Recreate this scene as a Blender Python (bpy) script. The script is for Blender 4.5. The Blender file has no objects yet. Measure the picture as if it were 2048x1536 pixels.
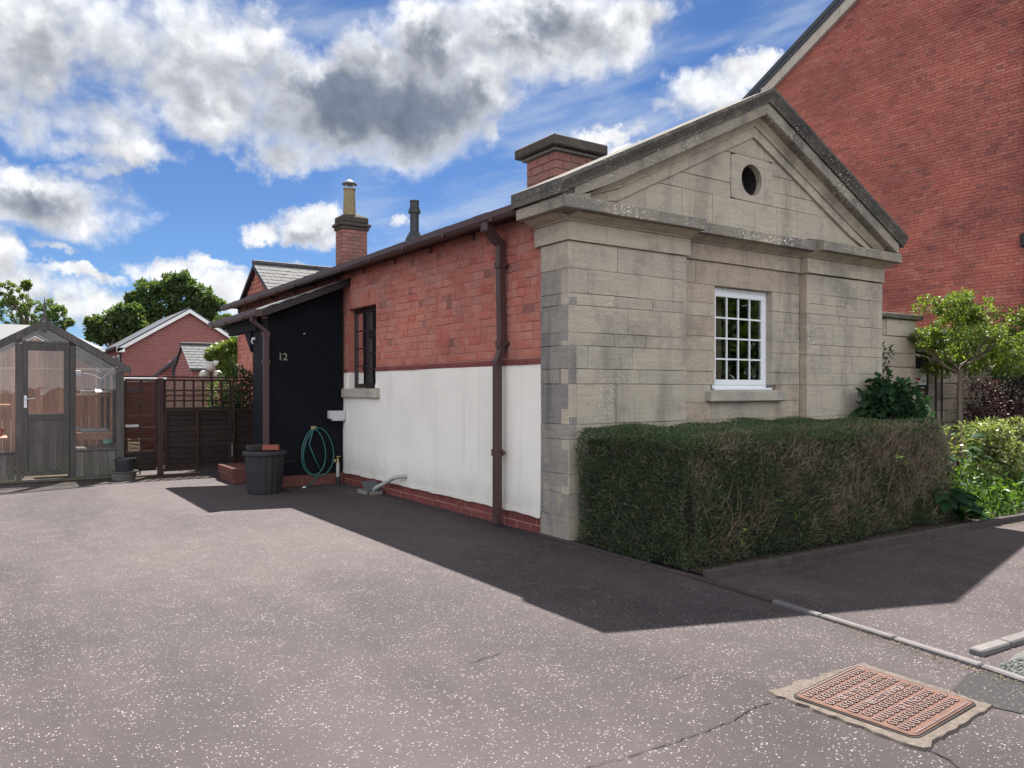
import bpy, bmesh, math, random
import numpy as np
from mathutils import Vector, Matrix

random.seed(7); RNG = np.random.default_rng(11)
SC = bpy.context.scene
COL = SC.collection
R = math.radians

# ------------------------------------------------------------------ camera
# world axes: +X along the stone front to the right, +Y back along the brick side wall
CO, CT, H = -4.557, -5.753, 1.45
YAW = 34.216
SY, CY = math.sin(R(YAW)), math.cos(R(YAW))
FPX = 1550.0
cam = bpy.data.cameras.new('camera')
cam.sensor_fit = 'HORIZONTAL'; cam.sensor_width = 36.0
cam.lens = 36.0 * FPX / 2048.0
cam.shift_y = 10.0 / 2048.0
cam.clip_start = 0.05; cam.clip_end = 3000
camo = bpy.data.objects.new('camera', cam); COL.objects.link(camo)
camo.location = (CO, CT, H); camo.rotation_euler = (R(90), 0, R(-YAW))
SC.camera = camo

# ------------------------------------------------------------------ light
SUN_DIR = Vector((0.3688, 0.5855, 1.0)).normalized()
SUN_EL = math.asin(SUN_DIR.z); SUN_AZ = math.atan2(SUN_DIR.x, SUN_DIR.y)
sl = bpy.data.lights.new('sun', 'SUN'); sl.energy = 4.5; sl.angle = R(0.55); sl.color = (1.0, 0.95, 0.88)
so = bpy.data.objects.new('sun', sl); COL.objects.link(so)
so.rotation_euler = SUN_DIR.to_track_quat('Z', 'Y').to_euler(); so.location = (20, 30, 40)
SC.view_settings.view_transform = 'Standard'; SC.view_settings.look = 'None'
SC.view_settings.exposure = 1.75; SC.view_settings.gamma = 1.0
SC.view_settings.use_curve_mapping = False
SC.render.engine = 'CYCLES'
SC.cycles.use_denoising = True
SC.cycles.max_bounces = 8; SC.cycles.transparent_max_bounces = 16
SC.cycles.caustics_reflective = False; SC.cycles.caustics_refractive = False
SKY_STRENGTH = 0.05


# ------------------------------------------------------------------ node helper
class NT:
    def __init__(s, tree): s.t = tree
    def n(s, typ, props=None, **ins):
        nd = s.t.nodes.new('ShaderNode' + typ)
        for k, v in (props or {}).items(): setattr(nd, k, v)
        for k, v in ins.items():
            s.put(nd.inputs[k.replace('_', ' ')], v)
        return nd
    def put(s, sock, v):
        if isinstance(v, bpy.types.NodeSocket): s.t.links.new(v, sock)
        elif isinstance(v, (tuple, list)) and len(v) == 3 and sock.type == 'RGBA': sock.default_value = (*v, 1)
        else: sock.default_value = v
    def m(s, op, a, b=None, c=None, clamp=False):
        nd = s.t.nodes.new('ShaderNodeMath'); nd.operation = op; nd.use_clamp = clamp
        s.put(nd.inputs[0], a)
        if b is not None: s.put(nd.inputs[1], b)
        if c is not None: s.put(nd.inputs[2], c)
        return nd.outputs[0]
    def vm(s, op, a, b=None):
        nd = s.t.nodes.new('ShaderNodeVectorMath'); nd.operation = op
        s.put(nd.inputs[0], a)
        if b is not None: s.put(nd.inputs[3 if op == 'SCALE' else 1], b)
        return nd.outputs['Value' if op in ('LENGTH', 'DOT_PRODUCT') else 'Vector']
    def mix(s, f, a, b, blend='MIX'):
        nd = s.t.nodes.new('ShaderNodeMix'); nd.data_type = 'RGBA'; nd.blend_type = blend
        s.put(nd.inputs[0], f); s.put(nd.inputs[6], a); s.put(nd.inputs[7], b)
        return nd.outputs[2]
    def ss(s, x, lo, hi, a=0.0, b=1.0):
        nd = s.t.nodes.new('ShaderNodeMapRange'); nd.interpolation_type = 'SMOOTHSTEP'
        s.put(nd.inputs[0], x); nd.inputs[1].default_value = lo; nd.inputs[2].default_value = hi
        nd.inputs[3].default_value = a; nd.inputs[4].default_value = b
        return nd.outputs[0]
    def ramp(s, f, cols):
        nd = s.t.nodes.new('ShaderNodeValToRGB'); s.put(nd.inputs[0], f)
        el = nd.color_ramp.elements
        k = len(cols)
        while len(el) < k: el.new(0.5)
        for i, c in enumerate(cols):
            el[i].position = i / (k - 1) if k > 1 else 0; el[i].color = (*c, 1)
        return nd.outputs[0]
    def noise(s, vec, scale, detail=4, rough=0.55, dist=0.0, out='Fac'):
        nd = s.n('TexNoise', None, Vector=vec, Scale=scale, Detail=detail, Roughness=rough, Distortion=dist)
        return nd.outputs[out]
    def vor(s, vec, scale, feature='F1', out='Distance', rnd=1.0):
        nd = s.n('TexVoronoi', {'feature': feature}, Vector=vec, Scale=scale, Randomness=rnd)
        return nd.outputs[out]
    def scl(s, vec, v): return s.vm('MULTIPLY', vec, v)


# ------------------------------------------------------------------ sky with clouds
def sky():
    w = bpy.data.worlds.new('World'); SC.world = w; w.use_nodes = True
    w.cycles.sampling_method = 'NONE'
    w.node_tree.nodes.clear(); q = NT(w.node_tree)
    gen = q.n('TexCoord').outputs['Generated']
    nish = q.n('TexSky', {'sky_type': 'NISHITA', 'sun_disc': False, 'sun_elevation': SUN_EL, 'sun_rotation': SUN_AZ,
                          'altitude': 1000.0, 'air_density': 1.0, 'dust_density': 0.0, 'ozone_density': 6.0}).outputs[0]
    d = q.vm('NORMALIZE', gen)
    rot = q.n('VectorRotate', {'rotation_type': 'Z_AXIS'}, Vector=d, Angle=R(YAW)).outputs[0]
    sp = q.n('SeparateXYZ', Vector=rot)
    az = q.m('ARCTAN2', sp.outputs[0], sp.outputs[1]); el = q.m('ARCSINE', sp.outputs[2])
    p = q.n('CombineXYZ', X=az, Y=el, Z=0.0).outputs[0]
    # wind-torn edges: warp the layout with noise that lives on the sky sphere
    w1 = q.vm('SUBTRACT', q.noise(d, 9.0, 6, 0.62, out='Color'), (0.5, 0.5, 0.5))
    w2 = q.vm('SUBTRACT', q.noise(d, 38.0, 7, 0.68, out='Color'), (0.5, 0.5, 0.5))
    pw = q.vm('ADD', p, q.vm('ADD', q.scl(w1, (0.115, 0.085, 0)), q.scl(w2, (0.042, 0.034, 0))))

    def ang(x, y):
        a = math.atan((x - 1024) / FPX); return a, math.atan((778 - y) / FPX * math.cos(a))
    def blobs(vec, lst, soft=1.0):
        acc = None
        for (x, y, rx, ry, wt) in lst:
            a, e = ang(x, y)
            df = q.scl(q.vm('SUBTRACT', vec, (a, e, 0)), (FPX / rx * 0.95, FPX / ry * 0.95, 0))
            v = q.m('MULTIPLY_ADD', q.vm('DOT_PRODUCT', df, df), -wt, wt)
            acc = v if acc is None else q.m('SMOOTH_MAX', acc, v, 0.25)
        return acc
    big = [(760, 210, 250, 120, 1.15), (880, 105, 120, 80, 1.0), (600, 215, 130, 105, .95), (945, 190, 100, 95, 1.0),
           (590, 310, 85, 45, .8), (985, 250, 40, 50, .7), (860, 40, 90, 50, .7),
           (330, 110, 230, 110, .85), (60, 115, 110, 125, 1.0), (440, 215, 150, 70, .85), (190, 235, 130, 45, .6),
           (230, 295, 120, 30, .7), (520, 75, 80, 50, .7), (250, 30, 260, 55, .65),
           (95, 405, 165, 62, .95), (30, 355, 60, 40, .8), (15, 525, 45, 55, .95), (55, 585, 62, 48, .95),
           (150, 548, 95, 14, .75), (135, 500, 40, 12, .5), (190, 335, 45, 22, .55), (530, 460, 48, 26, .9), (635, 462, 80, 42, 1.0), (665, 438, 35, 30, .8),
           (782, 428, 24, 18, .65), (1110, 60, 230, 85, .95), (1230, 20, 160, 50, .85), (1420, 185, 95, 55, .95), (1500, 155, 70, 40, .8),
           (1335, 210, 35, 16, .6), (1200, 264, 90, 15, .75), (1230, 300, 50, 22, .7), (340, 535, 65, 28, .85), (445, 580, 55, 50, 1.0),
           (420, 527, 60, 12, .65), (200, 620, 75, 50, .9), (560, 545, 120, 18, .45), (835, 210, 50, 20, .6)]
    dark = [(735, 225, 265, 115, 1.35), (900, 235, 125, 95, 1.2), (870, 95, 95, 65, .8), (800, 285, 150, 50, 1.0), (60, 190, 80, 60, .4),
            (330, 190, 180, 70, .28), (100, 410, 140, 45, .85), (1060, 40, 170, 55, .6), (905, 30, 70, 40, .75), (250, 110, 120, 60, .15), (470, 600, 50, 40, .45), (640, 475, 60, 25, .35)]
    base = blobs(pw, big)
    up = q.vm('ADD', pw, (0.0, 0.028, 0.0))
    base_up = blobs(up, big[:14] + big[14:18] + big[21:23] + big[25:28])
    def billow(vec):      # cauliflower lumps: fractal cells broken up with fine noise
        v = q.n('TexVoronoi', {'feature': 'F1', 'normalize': True}, Vector=vec, Scale=13.0, Detail=2.4, Roughness=0.5, Lacunarity=2.3).outputs['Distance']
        return q.m('ADD', q.m('MULTIPLY', q.noise(vec, 10.0, 7, 0.56, 0.2), 0.6), q.m('MULTIPLY_ADD', v, -0.75, 0.62))
    wv = q.vm('ADD', d, q.scl(w1, (0.05, 0.05, 0.05)))
    f1 = billow(wv)
    f2 = q.noise(q.scl(d, (1, 1, 1.5)), 3.1, 8, 0.58)
    # unseen clouds outside the view, denser than those in view to add fill
    away = q.ss(q.vm('LENGTH', q.scl(q.vm('SUBTRACT', p, (0, 0.2, 0)), (1.0, 1.5, 0))), 0.62, 0.95)
    gen_d = q.m('MULTIPLY_ADD', f2, 6.0, -2.30)
    gen_d = q.m('ADD', gen_d, q.m('MULTIPLY_ADD', away, 2.0, -2.0))
    D = q.m('MAXIMUM', q.m('MAXIMUM', base, -1.0), gen_d)
    D = q.m('ADD', D, q.m('MULTIPLY_ADD', f1, 2.6, -1.78))
    alpha = q.ss(D, -0.10, 0.80)
    edge = q.m('SUBTRACT', base, base_up)
    darkf = q.m('MAXIMUM', blobs(pw, dark), q.m('MULTIPLY', q.m('ADD', gen_d, -0.7), 0.45))
    bill = q.noise(wv, 14.0, 8, 0.62, 0.3)
    f1b = billow(q.vm('ADD', wv, (0.005, 0.008, 0.016)))
    relief = q.m('SUBTRACT', f1, f1b)            # lit tops and shaded undersides of each billow
    g = q.m('ADD', q.m('MULTIPLY', darkf, 1.10), q.m('MULTIPLY_ADD', bill, -2.3, 1.50))
    g = q.m('SUBTRACT', g, q.m('MULTIPLY', edge, 0.6))
    g = q.m('SUBTRACT', g, q.m('MULTIPLY', relief, 3.2))
    gray = q.ss(g, -0.30, 1.25)
    thin = q.ss(D, 0.25, 1.15)
    gray = q.m('MULTIPLY', gray, q.m('MULTIPLY', thin, q.ss(q.vm('DOT_PRODUCT', d, tuple(SUN_DIR)), -0.4, 0.5, 0.45, 1.0)))
    K = 1.0 / SKY_STRENGTH
    sund = q.vm('DOT_PRODUCT', d, tuple(SUN_DIR))
    cloud_fill = q.ss(sund, -0.55, 0.55, 4.3, 1.0)      # clouds opposite the sun are brighter, boosted further to fill shaded walls
    rim = q.m('MULTIPLY_ADD', q.m('MINIMUM', q.m('MAXIMUM', edge, 0.0), 0.4), 0.55, 0.98)
    puff = q.m('ADD', q.m('MULTIPLY_ADD', q.noise(d, 27.0, 6, 0.65), 0.4, 0.80), q.m('MULTIPLY', relief, 1.9))
    white = q.vm('SCALE', tuple(K * c for c in (0.232, 0.236, 0.245)), q.m('MULTIPLY', q.m('MULTIPLY', cloud_fill, rim), puff))
    greyc = q.vm('SCALE', tuple(K * c for c in (0.058, 0.070, 0.094)), q.m('MULTIPLY', cloud_fill, q.m('MULTIPLY_ADD', puff, 0.9, 0.1)))
    ccol = q.mix(gray, white, greyc)
    # high thin cirrus
    pc = q.n('VectorRotate', {'rotation_type': 'Z_AXIS'}, Vector=q.vm('ADD', p, q.scl(w1, (0.05, 0.03, 0))), Angle=-0.22).outputs[0]
    cz = q.noise(q.scl(pc, (4.5, 20, 1)), 1.0, 6, 0.58, 0.15)
    cm = blobs(p, [(1230, 280, 330, 230, 1.0), (900, 420, 260, 130, .9), (1400, 60, 300, 120, 1.0), (600, 20, 250, 60, .6)])
    cm = q.m('MAXIMUM', q.m('MAXIMUM', cm, 0.0), q.m('MULTIPLY', away, 0.35))
    calpha = q.m('MULTIPLY', q.m('MULTIPLY', q.ss(cz, 0.34, 0.76), q.ss(cm, 0.0, 0.7)), 0.72)
    skyc = q.mix(1.0, nish, (0.43, 0.505, 0.605), 'MULTIPLY')
    skyc = q.mix(calpha, skyc, tuple(K * c for c in (0.19, 0.212, 0.247)))
    out = q.mix(alpha, skyc, ccol)
    bg = q.n('Background', Color=out, Strength=SKY_STRENGTH)
    o = q.n('OutputWorld'); w.node_tree.links.new(bg.outputs[0], o.inputs[0])
sky()


# ------------------------------------------------------------------ materials
def newmat(name):
    m = bpy.data.materials.new(name); m.use_nodes = True
    m.node_tree.nodes.clear(); return m, NT(m.node_tree)

def finish(m, q, col, rough=0.8, bump=None, bstr=0.3, bdist=0.01, spec=0.3, metal=0.0):
    kw = dict(Base_Color=col, Roughness=rough, Metallic=metal)
    b = q.n('BsdfPrincipled', None, **kw)
    b.inputs['Specular IOR Level'].default_value = spec
    if bump is not None:
        bn = q.n('Bump', None, Height=bump, Strength=bstr, Distance=bdist)
        m.node_tree.links.new(bn.outputs[0], b.inputs['Normal'])
    o = q.n('OutputMaterial'); m.node_tree.links.new(b.outputs[0], o.inputs[0])
    return m

def simple(name, col, rough=0.6, var=0.15, scale=8, spec=0.3, metal=0.0, bstr=0.15, objvar=0.0):
    m, q = newmat(name); P = q.n('NewGeometry').outputs['Position']
    n = q.noise(P, scale, 6, 0.6)
    c = q.mix(1.0, col, q.ramp(n, [(1 - var * 2,) * 3, (1,) * 3, (1 + var * 2,) * 3]), 'MULTIPLY')
    if objvar:
        r = q.n('ObjectInfo').outputs['Random']
        c = q.mix(1.0, c, q.ramp(r, [(1 - objvar,) * 3, (1 + objvar,) * 3]), 'MULTIPLY')
    return finish(m, q, c, rough, q.noise(P, scale * 12, 3), bstr, 0.004, spec, metal)

def stone_mat(name, cols, lichen=0.35, soot=0.5, rough_face=0.25, sootcol=(0.065, 0.066, 0.072), gain=1.68):
    m, q = newmat(name); P = q.n('NewGeometry').outputs['Position']
    oi = q.n('ObjectInfo').outputs['Random']
    Pr = q.vm('ADD', P, q.n('CombineXYZ', X=q.m('MULTIPLY', oi, 7.0), Y=0.0, Z=q.m('MULTIPLY', oi, 13.0)).outputs[0])
    c = q.ramp(oi, cols)
    bed = q.noise(q.scl(Pr, (1.6, 1.6, 26)), 1.0, 7, 0.6, 0.6)
    c = q.mix(1.0, c, q.ramp(bed, [(0.74, 0.74, 0.75), (1, 1, 1), (1.17, 1.15, 1.11)]), 'MULTIPLY')
    blot = q.noise(Pr, 4.5, 6, 0.62)
    c = q.mix(q.ss(blot, 0.50, 0.72, 0, 0.55), c, q.mix(1.0, c, (0.62, 0.62, 0.66), 'MULTIPLY'))
    c = q.mix(q.ss(q.noise(Pr, 2.7, 5, 0.6), 0.56, 0.75, 0, 0.6), c, (0.27, 0.24, 0.185))
    fine = q.noise(P, 130, 3, 0.7)
    c = q.mix(1.0, c, q.ramp(fine, [(0.70, 0.70, 0.70), (1, 1, 1), (1.28, 1.28, 1.26)]), 'MULTIPLY')
    sn = q.m('ADD', q.noise(P, 1.3, 5, 0.6), q.m('MULTIPLY', q.noise(P, 12, 5, 0.7), 0.22))
    c = q.mix(q.ss(sn, 0.60, 0.82, 0, soot), c, sootcol)
    run = q.m('ADD', q.noise(q.scl(P, (2.6, 2.6, 0.42)), 1.0, 7, 0.66, 0.4), q.m('MULTIPLY', q.noise(P, 16, 5, 0.7), 0.18))
    c = q.mix(q.ss(run, 0.585, 0.78, 0, soot * 0.85), c, sootcol)
    zone = q.noise(P, 0.9, 4, 0.6)
    v = q.vor(q.vm('ADD', P, q.scl(q.noise(P, 60, 2, out='Color'), (0.03, 0.03, 0.03))), 36)
    v2 = q.vor(q.vm('ADD', P, q.scl(q.noise(P, 30, 2, out='Color'), (0.05, 0.05, 0.05))), 15)
    zone = q.m('ADD', zone, q.m('MULTIPLY_ADD', q.noise(P, 6, 4, 0.6), 0.35, -0.17))
    th = q.ss(zone, 0.34, 0.74, 0.04, 0.04 + 0.30 * lichen)
    sp = q.m('GREATER_THAN', th, v)
    th2 = q.ss(zone, 0.50, 0.8, 0.0, 0.24 * lichen)
    sp2 = q.m('GREATER_THAN', th2, v2)
    c = q.mix(q.m('MULTIPLY', q.m('MAXIMUM', sp, sp2), 0.75), c, (0.50, 0.50, 0.47))
    c = q.mix(1.0, c, (gain * 1.0, gain * 0.94, gain * 0.86), 'MULTIPLY')
    h = q.m('ADD', q.m('MULTIPLY', bed, 0.5), q.m('MULTIPLY', q.m('ADD', q.noise(P, 38, 6, 0.65), q.noise(q.scl(Pr, (1, 1, 1.6)), 15, 5, 0.6)), rough_face * 2.0))
    return finish(m, q, c, 0.92, h, 0.7, 0.016, 0.15)

def brick_mat(name, cols, smear=(0.33, 0.22, 0.19), smear_amt=0.35, dark=0.25, spots=0.3):
    m, q = newmat(name); g = q.n('NewGeometry'); P = g.outputs['Position']
    oi = q.n('ObjectInfo').outputs['Random']
    r = q.m('FRACT', q.m('ADD', q.m('MULTIPLY', oi, 7.31), q.m('MULTIPLY', g.outputs['Random Per Island'], 3.77)))
    r2 = q.m('FRACT', q.m('MULTIPLY', r, 17.0))
    c = q.ramp(r, cols)
    c = q.mix(q.m('MULTIPLY', q.m('GREATER_THAN', r2, 0.945), dark), c, (0.07, 0.06, 0.06))
    n = q.noise(P, 22, 6, 0.65)
    c = q.mix(1.0, c, q.ramp(n, [(0.66, 0.64, 0.64), (1, 1, 1), (1.3, 1.28, 1.26)]), 'MULTIPLY')
    big = q.noise(P, 1.6, 5, 0.6)
    c = q.mix(q.ss(q.m('ADD', q.noise(P, 5.5, 6, 0.7), q.m('MULTIPLY', big, 0.6)), 0.74, 1.0, 0, smear_amt), c, smear)
    c = q.mix(q.ss(big, 0.52, 0.74, 0, spots), c, q.mix(1.0, c, (0.55, 0.55, 0.6), 'MULTIPLY'))
    tone = q.noise(q.scl(P, (0.35, 0.35, 0.55)), 1.0, 6, 0.62, 0.8)
    c = q.mix(1.0, c, q.ramp(q.ss(tone, 0.28, 0.72), [(0.74, 0.74, 0.77), (1, 1, 1), (1.18, 1.16, 1.12)]), 'MULTIPLY')
    return finish(m, q, c, 0.9, q.noise(P, 70, 5, 0.65), 0.45, 0.006, 0.15)

def wood_mat(name, col, col2, axis='z', rough=0.7, scale=1.0, green=0.0, spec=0.25):
    m, q = newmat(name); P = q.n('NewGeometry').outputs['Position']; oi = q.n('ObjectInfo').outputs['Random']
    sc = {'z': (40, 40, 2.2), 'x': (2.2, 40, 40), 'y': (40, 2.2, 40)}[axis]
    Pr = q.vm('ADD', P, q.n('CombineXYZ', X=q.m('MULTIPLY', oi, 9.0), Y=q.m('MULTIPLY', oi, 5.0), Z=q.m('MULTIPLY', oi, 3.0)).outputs[0])
    g = q.noise(q.scl(Pr, tuple(v * scale for v in sc)), 1.0, 7, 0.62, 0.4)
    c = q.mix(q.ss(g, 0.3, 0.7), col, col2)
    c = q.mix(1.0, c, q.ramp(oi, [(0.78,) * 3, (1.2,) * 3]), 'MULTIPLY')
    c = q.mix(q.ss(q.noise(P, 2.2, 5), 0.5, 0.75, 0, 0.35), c, q.mix(1.0, c, (0.55, 0.55, 0.6), 'MULTIPLY'))
    if green:
        z = q.n('SeparateXYZ', Vector=P).outputs[2]
        lo = q.m('MULTIPLY', q.ss(z, 0.1, 0.5, 1, 0), q.ss(q.noise(P, 7, 5), 0.4, 0.65, 0, green))
        c = q.mix(lo, c, (0.085, 0.09, 0.045))
    return finish(m, q, c, rough, g, 0.4, 0.004, spec)

def leaf_mat(name, cols, trans=0.35, rough=0.45, spec=0.4):
    m, q = newmat(name); g = q.n('NewGeometry'); oi = q.n('ObjectInfo').outputs['Random']
    r = q.m('FRACT', q.m('ADD', g.outputs['Random Per Island'], oi))
    c = q.ramp(r, cols)
    big = q.noise(g.outputs['Position'], 2.2, 3)
    c = q.mix(1.0, c, q.ramp(big, [(0.72, 0.75, 0.78), (1, 1, 1), (1.25, 1.2, 1.0)]), 'MULTIPLY')
    b = q.n('BsdfPrincipled', None, Base_Color=c, Roughness=rough); b.inputs['Specular IOR Level'].default_value = spec
    t = q.n('BsdfTranslucent', None, Color=q.mix(1.0, c, (1.5, 1.6, 0.7), 'MULTIPLY'))
    mx = q.n('MixShader'); q.put(mx.inputs[0], trans)
    m.node_tree.links.new(b.outputs[0], mx.inputs[1]); m.node_tree.links.new(t.outputs[0], mx.inputs[2])
    o = q.n('OutputMaterial'); m.node_tree.links.new(mx.outputs[0], o.inputs[0])
    return m

def glass_mat(name, refl=0.10, tint=(0.9, 0.93, 0.92), dirt=0.0, dirtcol=(0.3, 0.3, 0.28)):
    m, q = newmat(name); P = q.n('NewGeometry').outputs['Position']
    tr = q.n('BsdfTransparent', None, Color=tint)
    gl = q.n('BsdfGlossy', None, Color=(1, 1, 1), Roughness=0.015)
    wob = q.n('Bump', None, Height=q.noise(P, 3.0, 2), Strength=0.06, Distance=0.02)
    m.node_tree.links.new(wob.outputs[0], gl.inputs['Normal'])
    fr = q.n('Fresnel', None, IOR=1.5).outputs[0]
    f = q.m('MULTIPLY_ADD', fr, 1.5, refl - 0.05, clamp=True)
    mx = q.n('MixShader'); q.put(mx.inputs[0], f)
    m.node_tree.links.new(tr.outputs[0], mx.inputs[1]); m.node_tree.links.new(gl.outputs[0], mx.inputs[2])
    last = mx.outputs[0]
    if dirt:
        df = q.n('BsdfDiffuse', None, Color=dirtcol)
        m2 = q.n('MixShader'); q.put(m2.inputs[0], q.ss(q.noise(q.scl(P, (3, 3, 1.2)), 1.6, 7, 0.65), 0.35, 0.8, dirt * 0.3, dirt))
        m.node_tree.links.new(last, m2.inputs[1]); m.node_tree.links.new(df.outputs[0], m2.inputs[2]); last = m2.outputs[0]
    o = q.n('OutputMaterial'); m.node_tree.links.new(last, o.inputs[0])
    return m

def tarmac_mat(name, col=(0.0520, 0.0418, 0.0445), chip=(0.098, 0.085, 0.088), amount=0.72, worn=True):
    m, q = newmat(name); P = q.n('NewGeometry').outputs['Position']
    n = q.noise(P, 0.45, 6, 0.6); n2 = q.noise(P, 5, 6, 0.65); n3 = q.noise(P, 220, 3, 0.7)
    c = q.mix(1.0, col, q.ramp(q.ss(n, 0.3, 0.7), [(0.80, 0.80, 0.83), (1, 1, 1), (1.18, 1.15, 1.12)]), 'MULTIPLY')
    c = q.mix(1.0, c, q.ramp(n2, [(0.80, 0.80, 0.80), (1, 1, 1), (1.17, 1.17, 1.17)]), 'MULTIPLY')
    c = q.mix(1.0, c, q.ramp(n3, [(0.62, 0.62, 0.62), (1, 1, 1), (1.4, 1.4, 1.4)]), 'MULTIPLY')
    if worn:
        lane = q.noise(q.scl(P, (0.75, 0.16, 1)), 1.0, 5, 0.6, 0.5)
        c = q.mix(1.0, c, q.ramp(q.ss(lane, 0.3, 0.7), [(0.70, 0.69, 0.70), (1, 1, 1), (1.22, 1.20, 1.17)]), 'MULTIPLY')
        c = q.mix(q.ss(q.noise(q.vm('ADD', P, (3.0, 8.0, 0)), 0.8, 7, 0.7), 0.60, 0.70, 0, 0.38), c, (0.032, 0.027, 0.027))
        c = q.mix(q.ss(q.noise(P, 1.7, 6, 0.65), 0.60, 0.80, 0, 0.30), c, (0.07, 0.062, 0.062))
    Pw = q.vm('ADD', P, q.scl(q.noise(P, 90, 2, out='Color'), (0.012, 0.012, 0)))
    v = q.vor(Pw, 80); vc = q.n('SeparateColor', Color=q.vor(Pw, 80, out='Color')).outputs[0]
    on = q.m('MULTIPLY', q.m('LESS_THAN', v, q.ss(n2, 0.3, 0.7, 0.22, 0.40)), q.m('GREATER_THAN', vc, 1 - 0.42 * amount))
    c = q.mix(q.m('MULTIPLY', on, 0.85), c, q.ramp(vc, [chip, chip, (0.36, 0.31, 0.30), chip]))
    vv = q.vor(P, 26); vvc = q.n('SeparateColor', Color=q.vor(P, 26, out='Color')).outputs[1]
    pit = q.m('MULTIPLY', q.m('LESS_THAN', vv, 0.2), q.m('GREATER_THAN', vvc, 0.88))
    c = q.mix(q.m('MULTIPLY', pit, 0.7), c, (0.035, 0.03, 0.03))
    h = q.m('ADD', q.m('MULTIPLY', n3, 0.4), q.m('MULTIPLY', q.noise(P, 45, 4), 0.6))
    return finish(m, q, c, 0.85, h, 0.5, 0.008, 0.25)

MT = {}
MT['stone_grey'] = stone_mat('stone_grey', [(0.255, 0.241, 0.212), (0.27, 0.254, 0.220), (0.24, 0.229, 0.204), (0.28, 0.262, 0.228)], 0.42, 0.45, 0.45)
MT['stone_lichen'] = stone_mat('stone_lichen', [(0.245, 0.234, 0.206), (0.268, 0.252, 0.218), (0.225, 0.217, 0.196)], 0.85, 0.5, 0.45)
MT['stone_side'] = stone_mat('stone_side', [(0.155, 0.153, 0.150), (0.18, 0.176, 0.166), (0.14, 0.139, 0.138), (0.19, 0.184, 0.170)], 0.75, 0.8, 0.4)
MT['stone_pink'] = stone_mat('stone_pink', [(0.285, 0.250, 0.212), (0.262, 0.226, 0.194), (0.28, 0.255, 0.216), (0.255, 0.218, 0.188)], 0.10, 0.45, 0.75)
MT['stone_cornice'] = stone_mat('stone_cornice', [(0.15, 0.145, 0.13), (0.20, 0.19, 0.165), (0.13, 0.128, 0.12)], 1.05, 0.8, 0.45)
MT['stone_top'] = stone_mat('stone_top', [(0.085, 0.085, 0.083), (0.11, 0.108, 0.10)], 0.9, 0.8, 0.5, (0.04, 0.04, 0.043), gain=1.3)
MT['stone_cap'] = stone_mat('stone_cap', [(0.07, 0.062, 0.057), (0.085, 0.075, 0.068)], 0.4, 0.7, gain=1.1)
MT['stone_buff'] = stone_mat('stone_buff', [(0.29, 0.27, 0.23), (0.265, 0.246, 0.208), (0.25, 0.236, 0.206)], 0.18, 0.5)
MT['stone_wall'] = stone_mat('stone_wall', [(0.27, 0.245, 0.21), (0.31, 0.285, 0.25), (0.21, 0.195, 0.175), (0.25, 0.215, 0.185)], 0.15, 0.5, 0.5)
MT['cream_paint'] = simple('cream_paint', (0.46, 0.42, 0.35), 0.7, 0.1, 5)
MT['brick_red'] = simple('brick_red', (0.27, 0.085, 0.06), 0.9, 0.2, 30)
MT['concrete'] = stone_mat('concrete', [(0.24, 0.235, 0.215), (0.27, 0.26, 0.24)], 0.3, 0.3)
MT['mortar_stone'] = simple('mortar_stone', (0.20, 0.185, 0.16), 0.95, 0.2, 20)
MT['brick_side'] = brick_mat('brick_side', [(0.38, 0.122, 0.090), (0.42, 0.142, 0.106), (0.41, 0.168, 0.13), (0.36, 0.108, 0.082), (0.43, 0.178, 0.135), (0.39, 0.13, 0.097)], (0.41, 0.205, 0.165), 0.88, 0.5)
MT['mortar_side'] = simple('mortar_side', (0.38, 0.185, 0.148), 0.95, 0.25, 25, bstr=0.5)
MT['brick_gable'] = brick_mat('brick_gable', [(0.375, 0.122, 0.093), (0.415, 0.145, 0.110), (0.35, 0.112, 0.088), (0.435, 0.175, 0.132), (0.385, 0.13, 0.098), (0.36, 0.117, 0.092)], (0.34, 0.15, 0.125), 0.35, 0.4, 0.45)
MT['mortar_gable'] = simple('mortar_gable', (0.24, 0.105, 0.095), 0.95, 0.25, 25)
MT['brick_chimney'] = brick_mat('brick_chimney', [(0.27, 0.115, 0.095), (0.32, 0.15, 0.12), (0.23, 0.10, 0.085)], (0.2, 0.17, 0.14), 0.4, 0.4)
MT['brick_dark'] = brick_mat('brick_dark', [(0.15, 0.07, 0.055), (0.18, 0.08, 0.065), (0.12, 0.06, 0.05)], (0.16, 0.10, 0.08), 0.4, 0.4)
MT['mortar_chimney'] = simple('mortar_chimney', (0.25, 0.20, 0.17), 0.95, 0.25, 25)
MT['chimney_dark'] = stone_mat('chimney_dark', [(0.075, 0.062, 0.055), (0.095, 0.078, 0.068)], 0.25, 0.6, gain=0.95)
MT['red_paint'] = brick_mat('red_paint', [(0.17, 0.052, 0.05), (0.19, 0.06, 0.056), (0.155, 0.048, 0.046)], (0.2, 0.12, 0.1), 0.2, 0.0)
MT['terracotta'] = brick_mat('terracotta', [(0.12, 0.052, 0.043), (0.135, 0.058, 0.047)], (0.2, 0.12, 0.1), 0.25, 0.0)
MT['slate'] = simple('slate', (0.082, 0.083, 0.088), 0.8, 0.35, 14, 0.2, objvar=0.2, bstr=0.4)
MT['slate_dark'] = simple('slate_dark', (0.055, 0.06, 0.07), 0.6, 0.25, 10, 0.4)
MT['lead'] = simple('lead', (0.17, 0.18, 0.20), 0.5, 0.25, 8, 0.5)
MT['brown_pvc'] = simple('brown_pvc', (0.065, 0.034, 0.031), 0.45, 0.12, 6, 0.4)
MT['iron_dark'] = simple('iron_dark', (0.035, 0.03, 0.03), 0.6, 0.2, 20)
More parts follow.
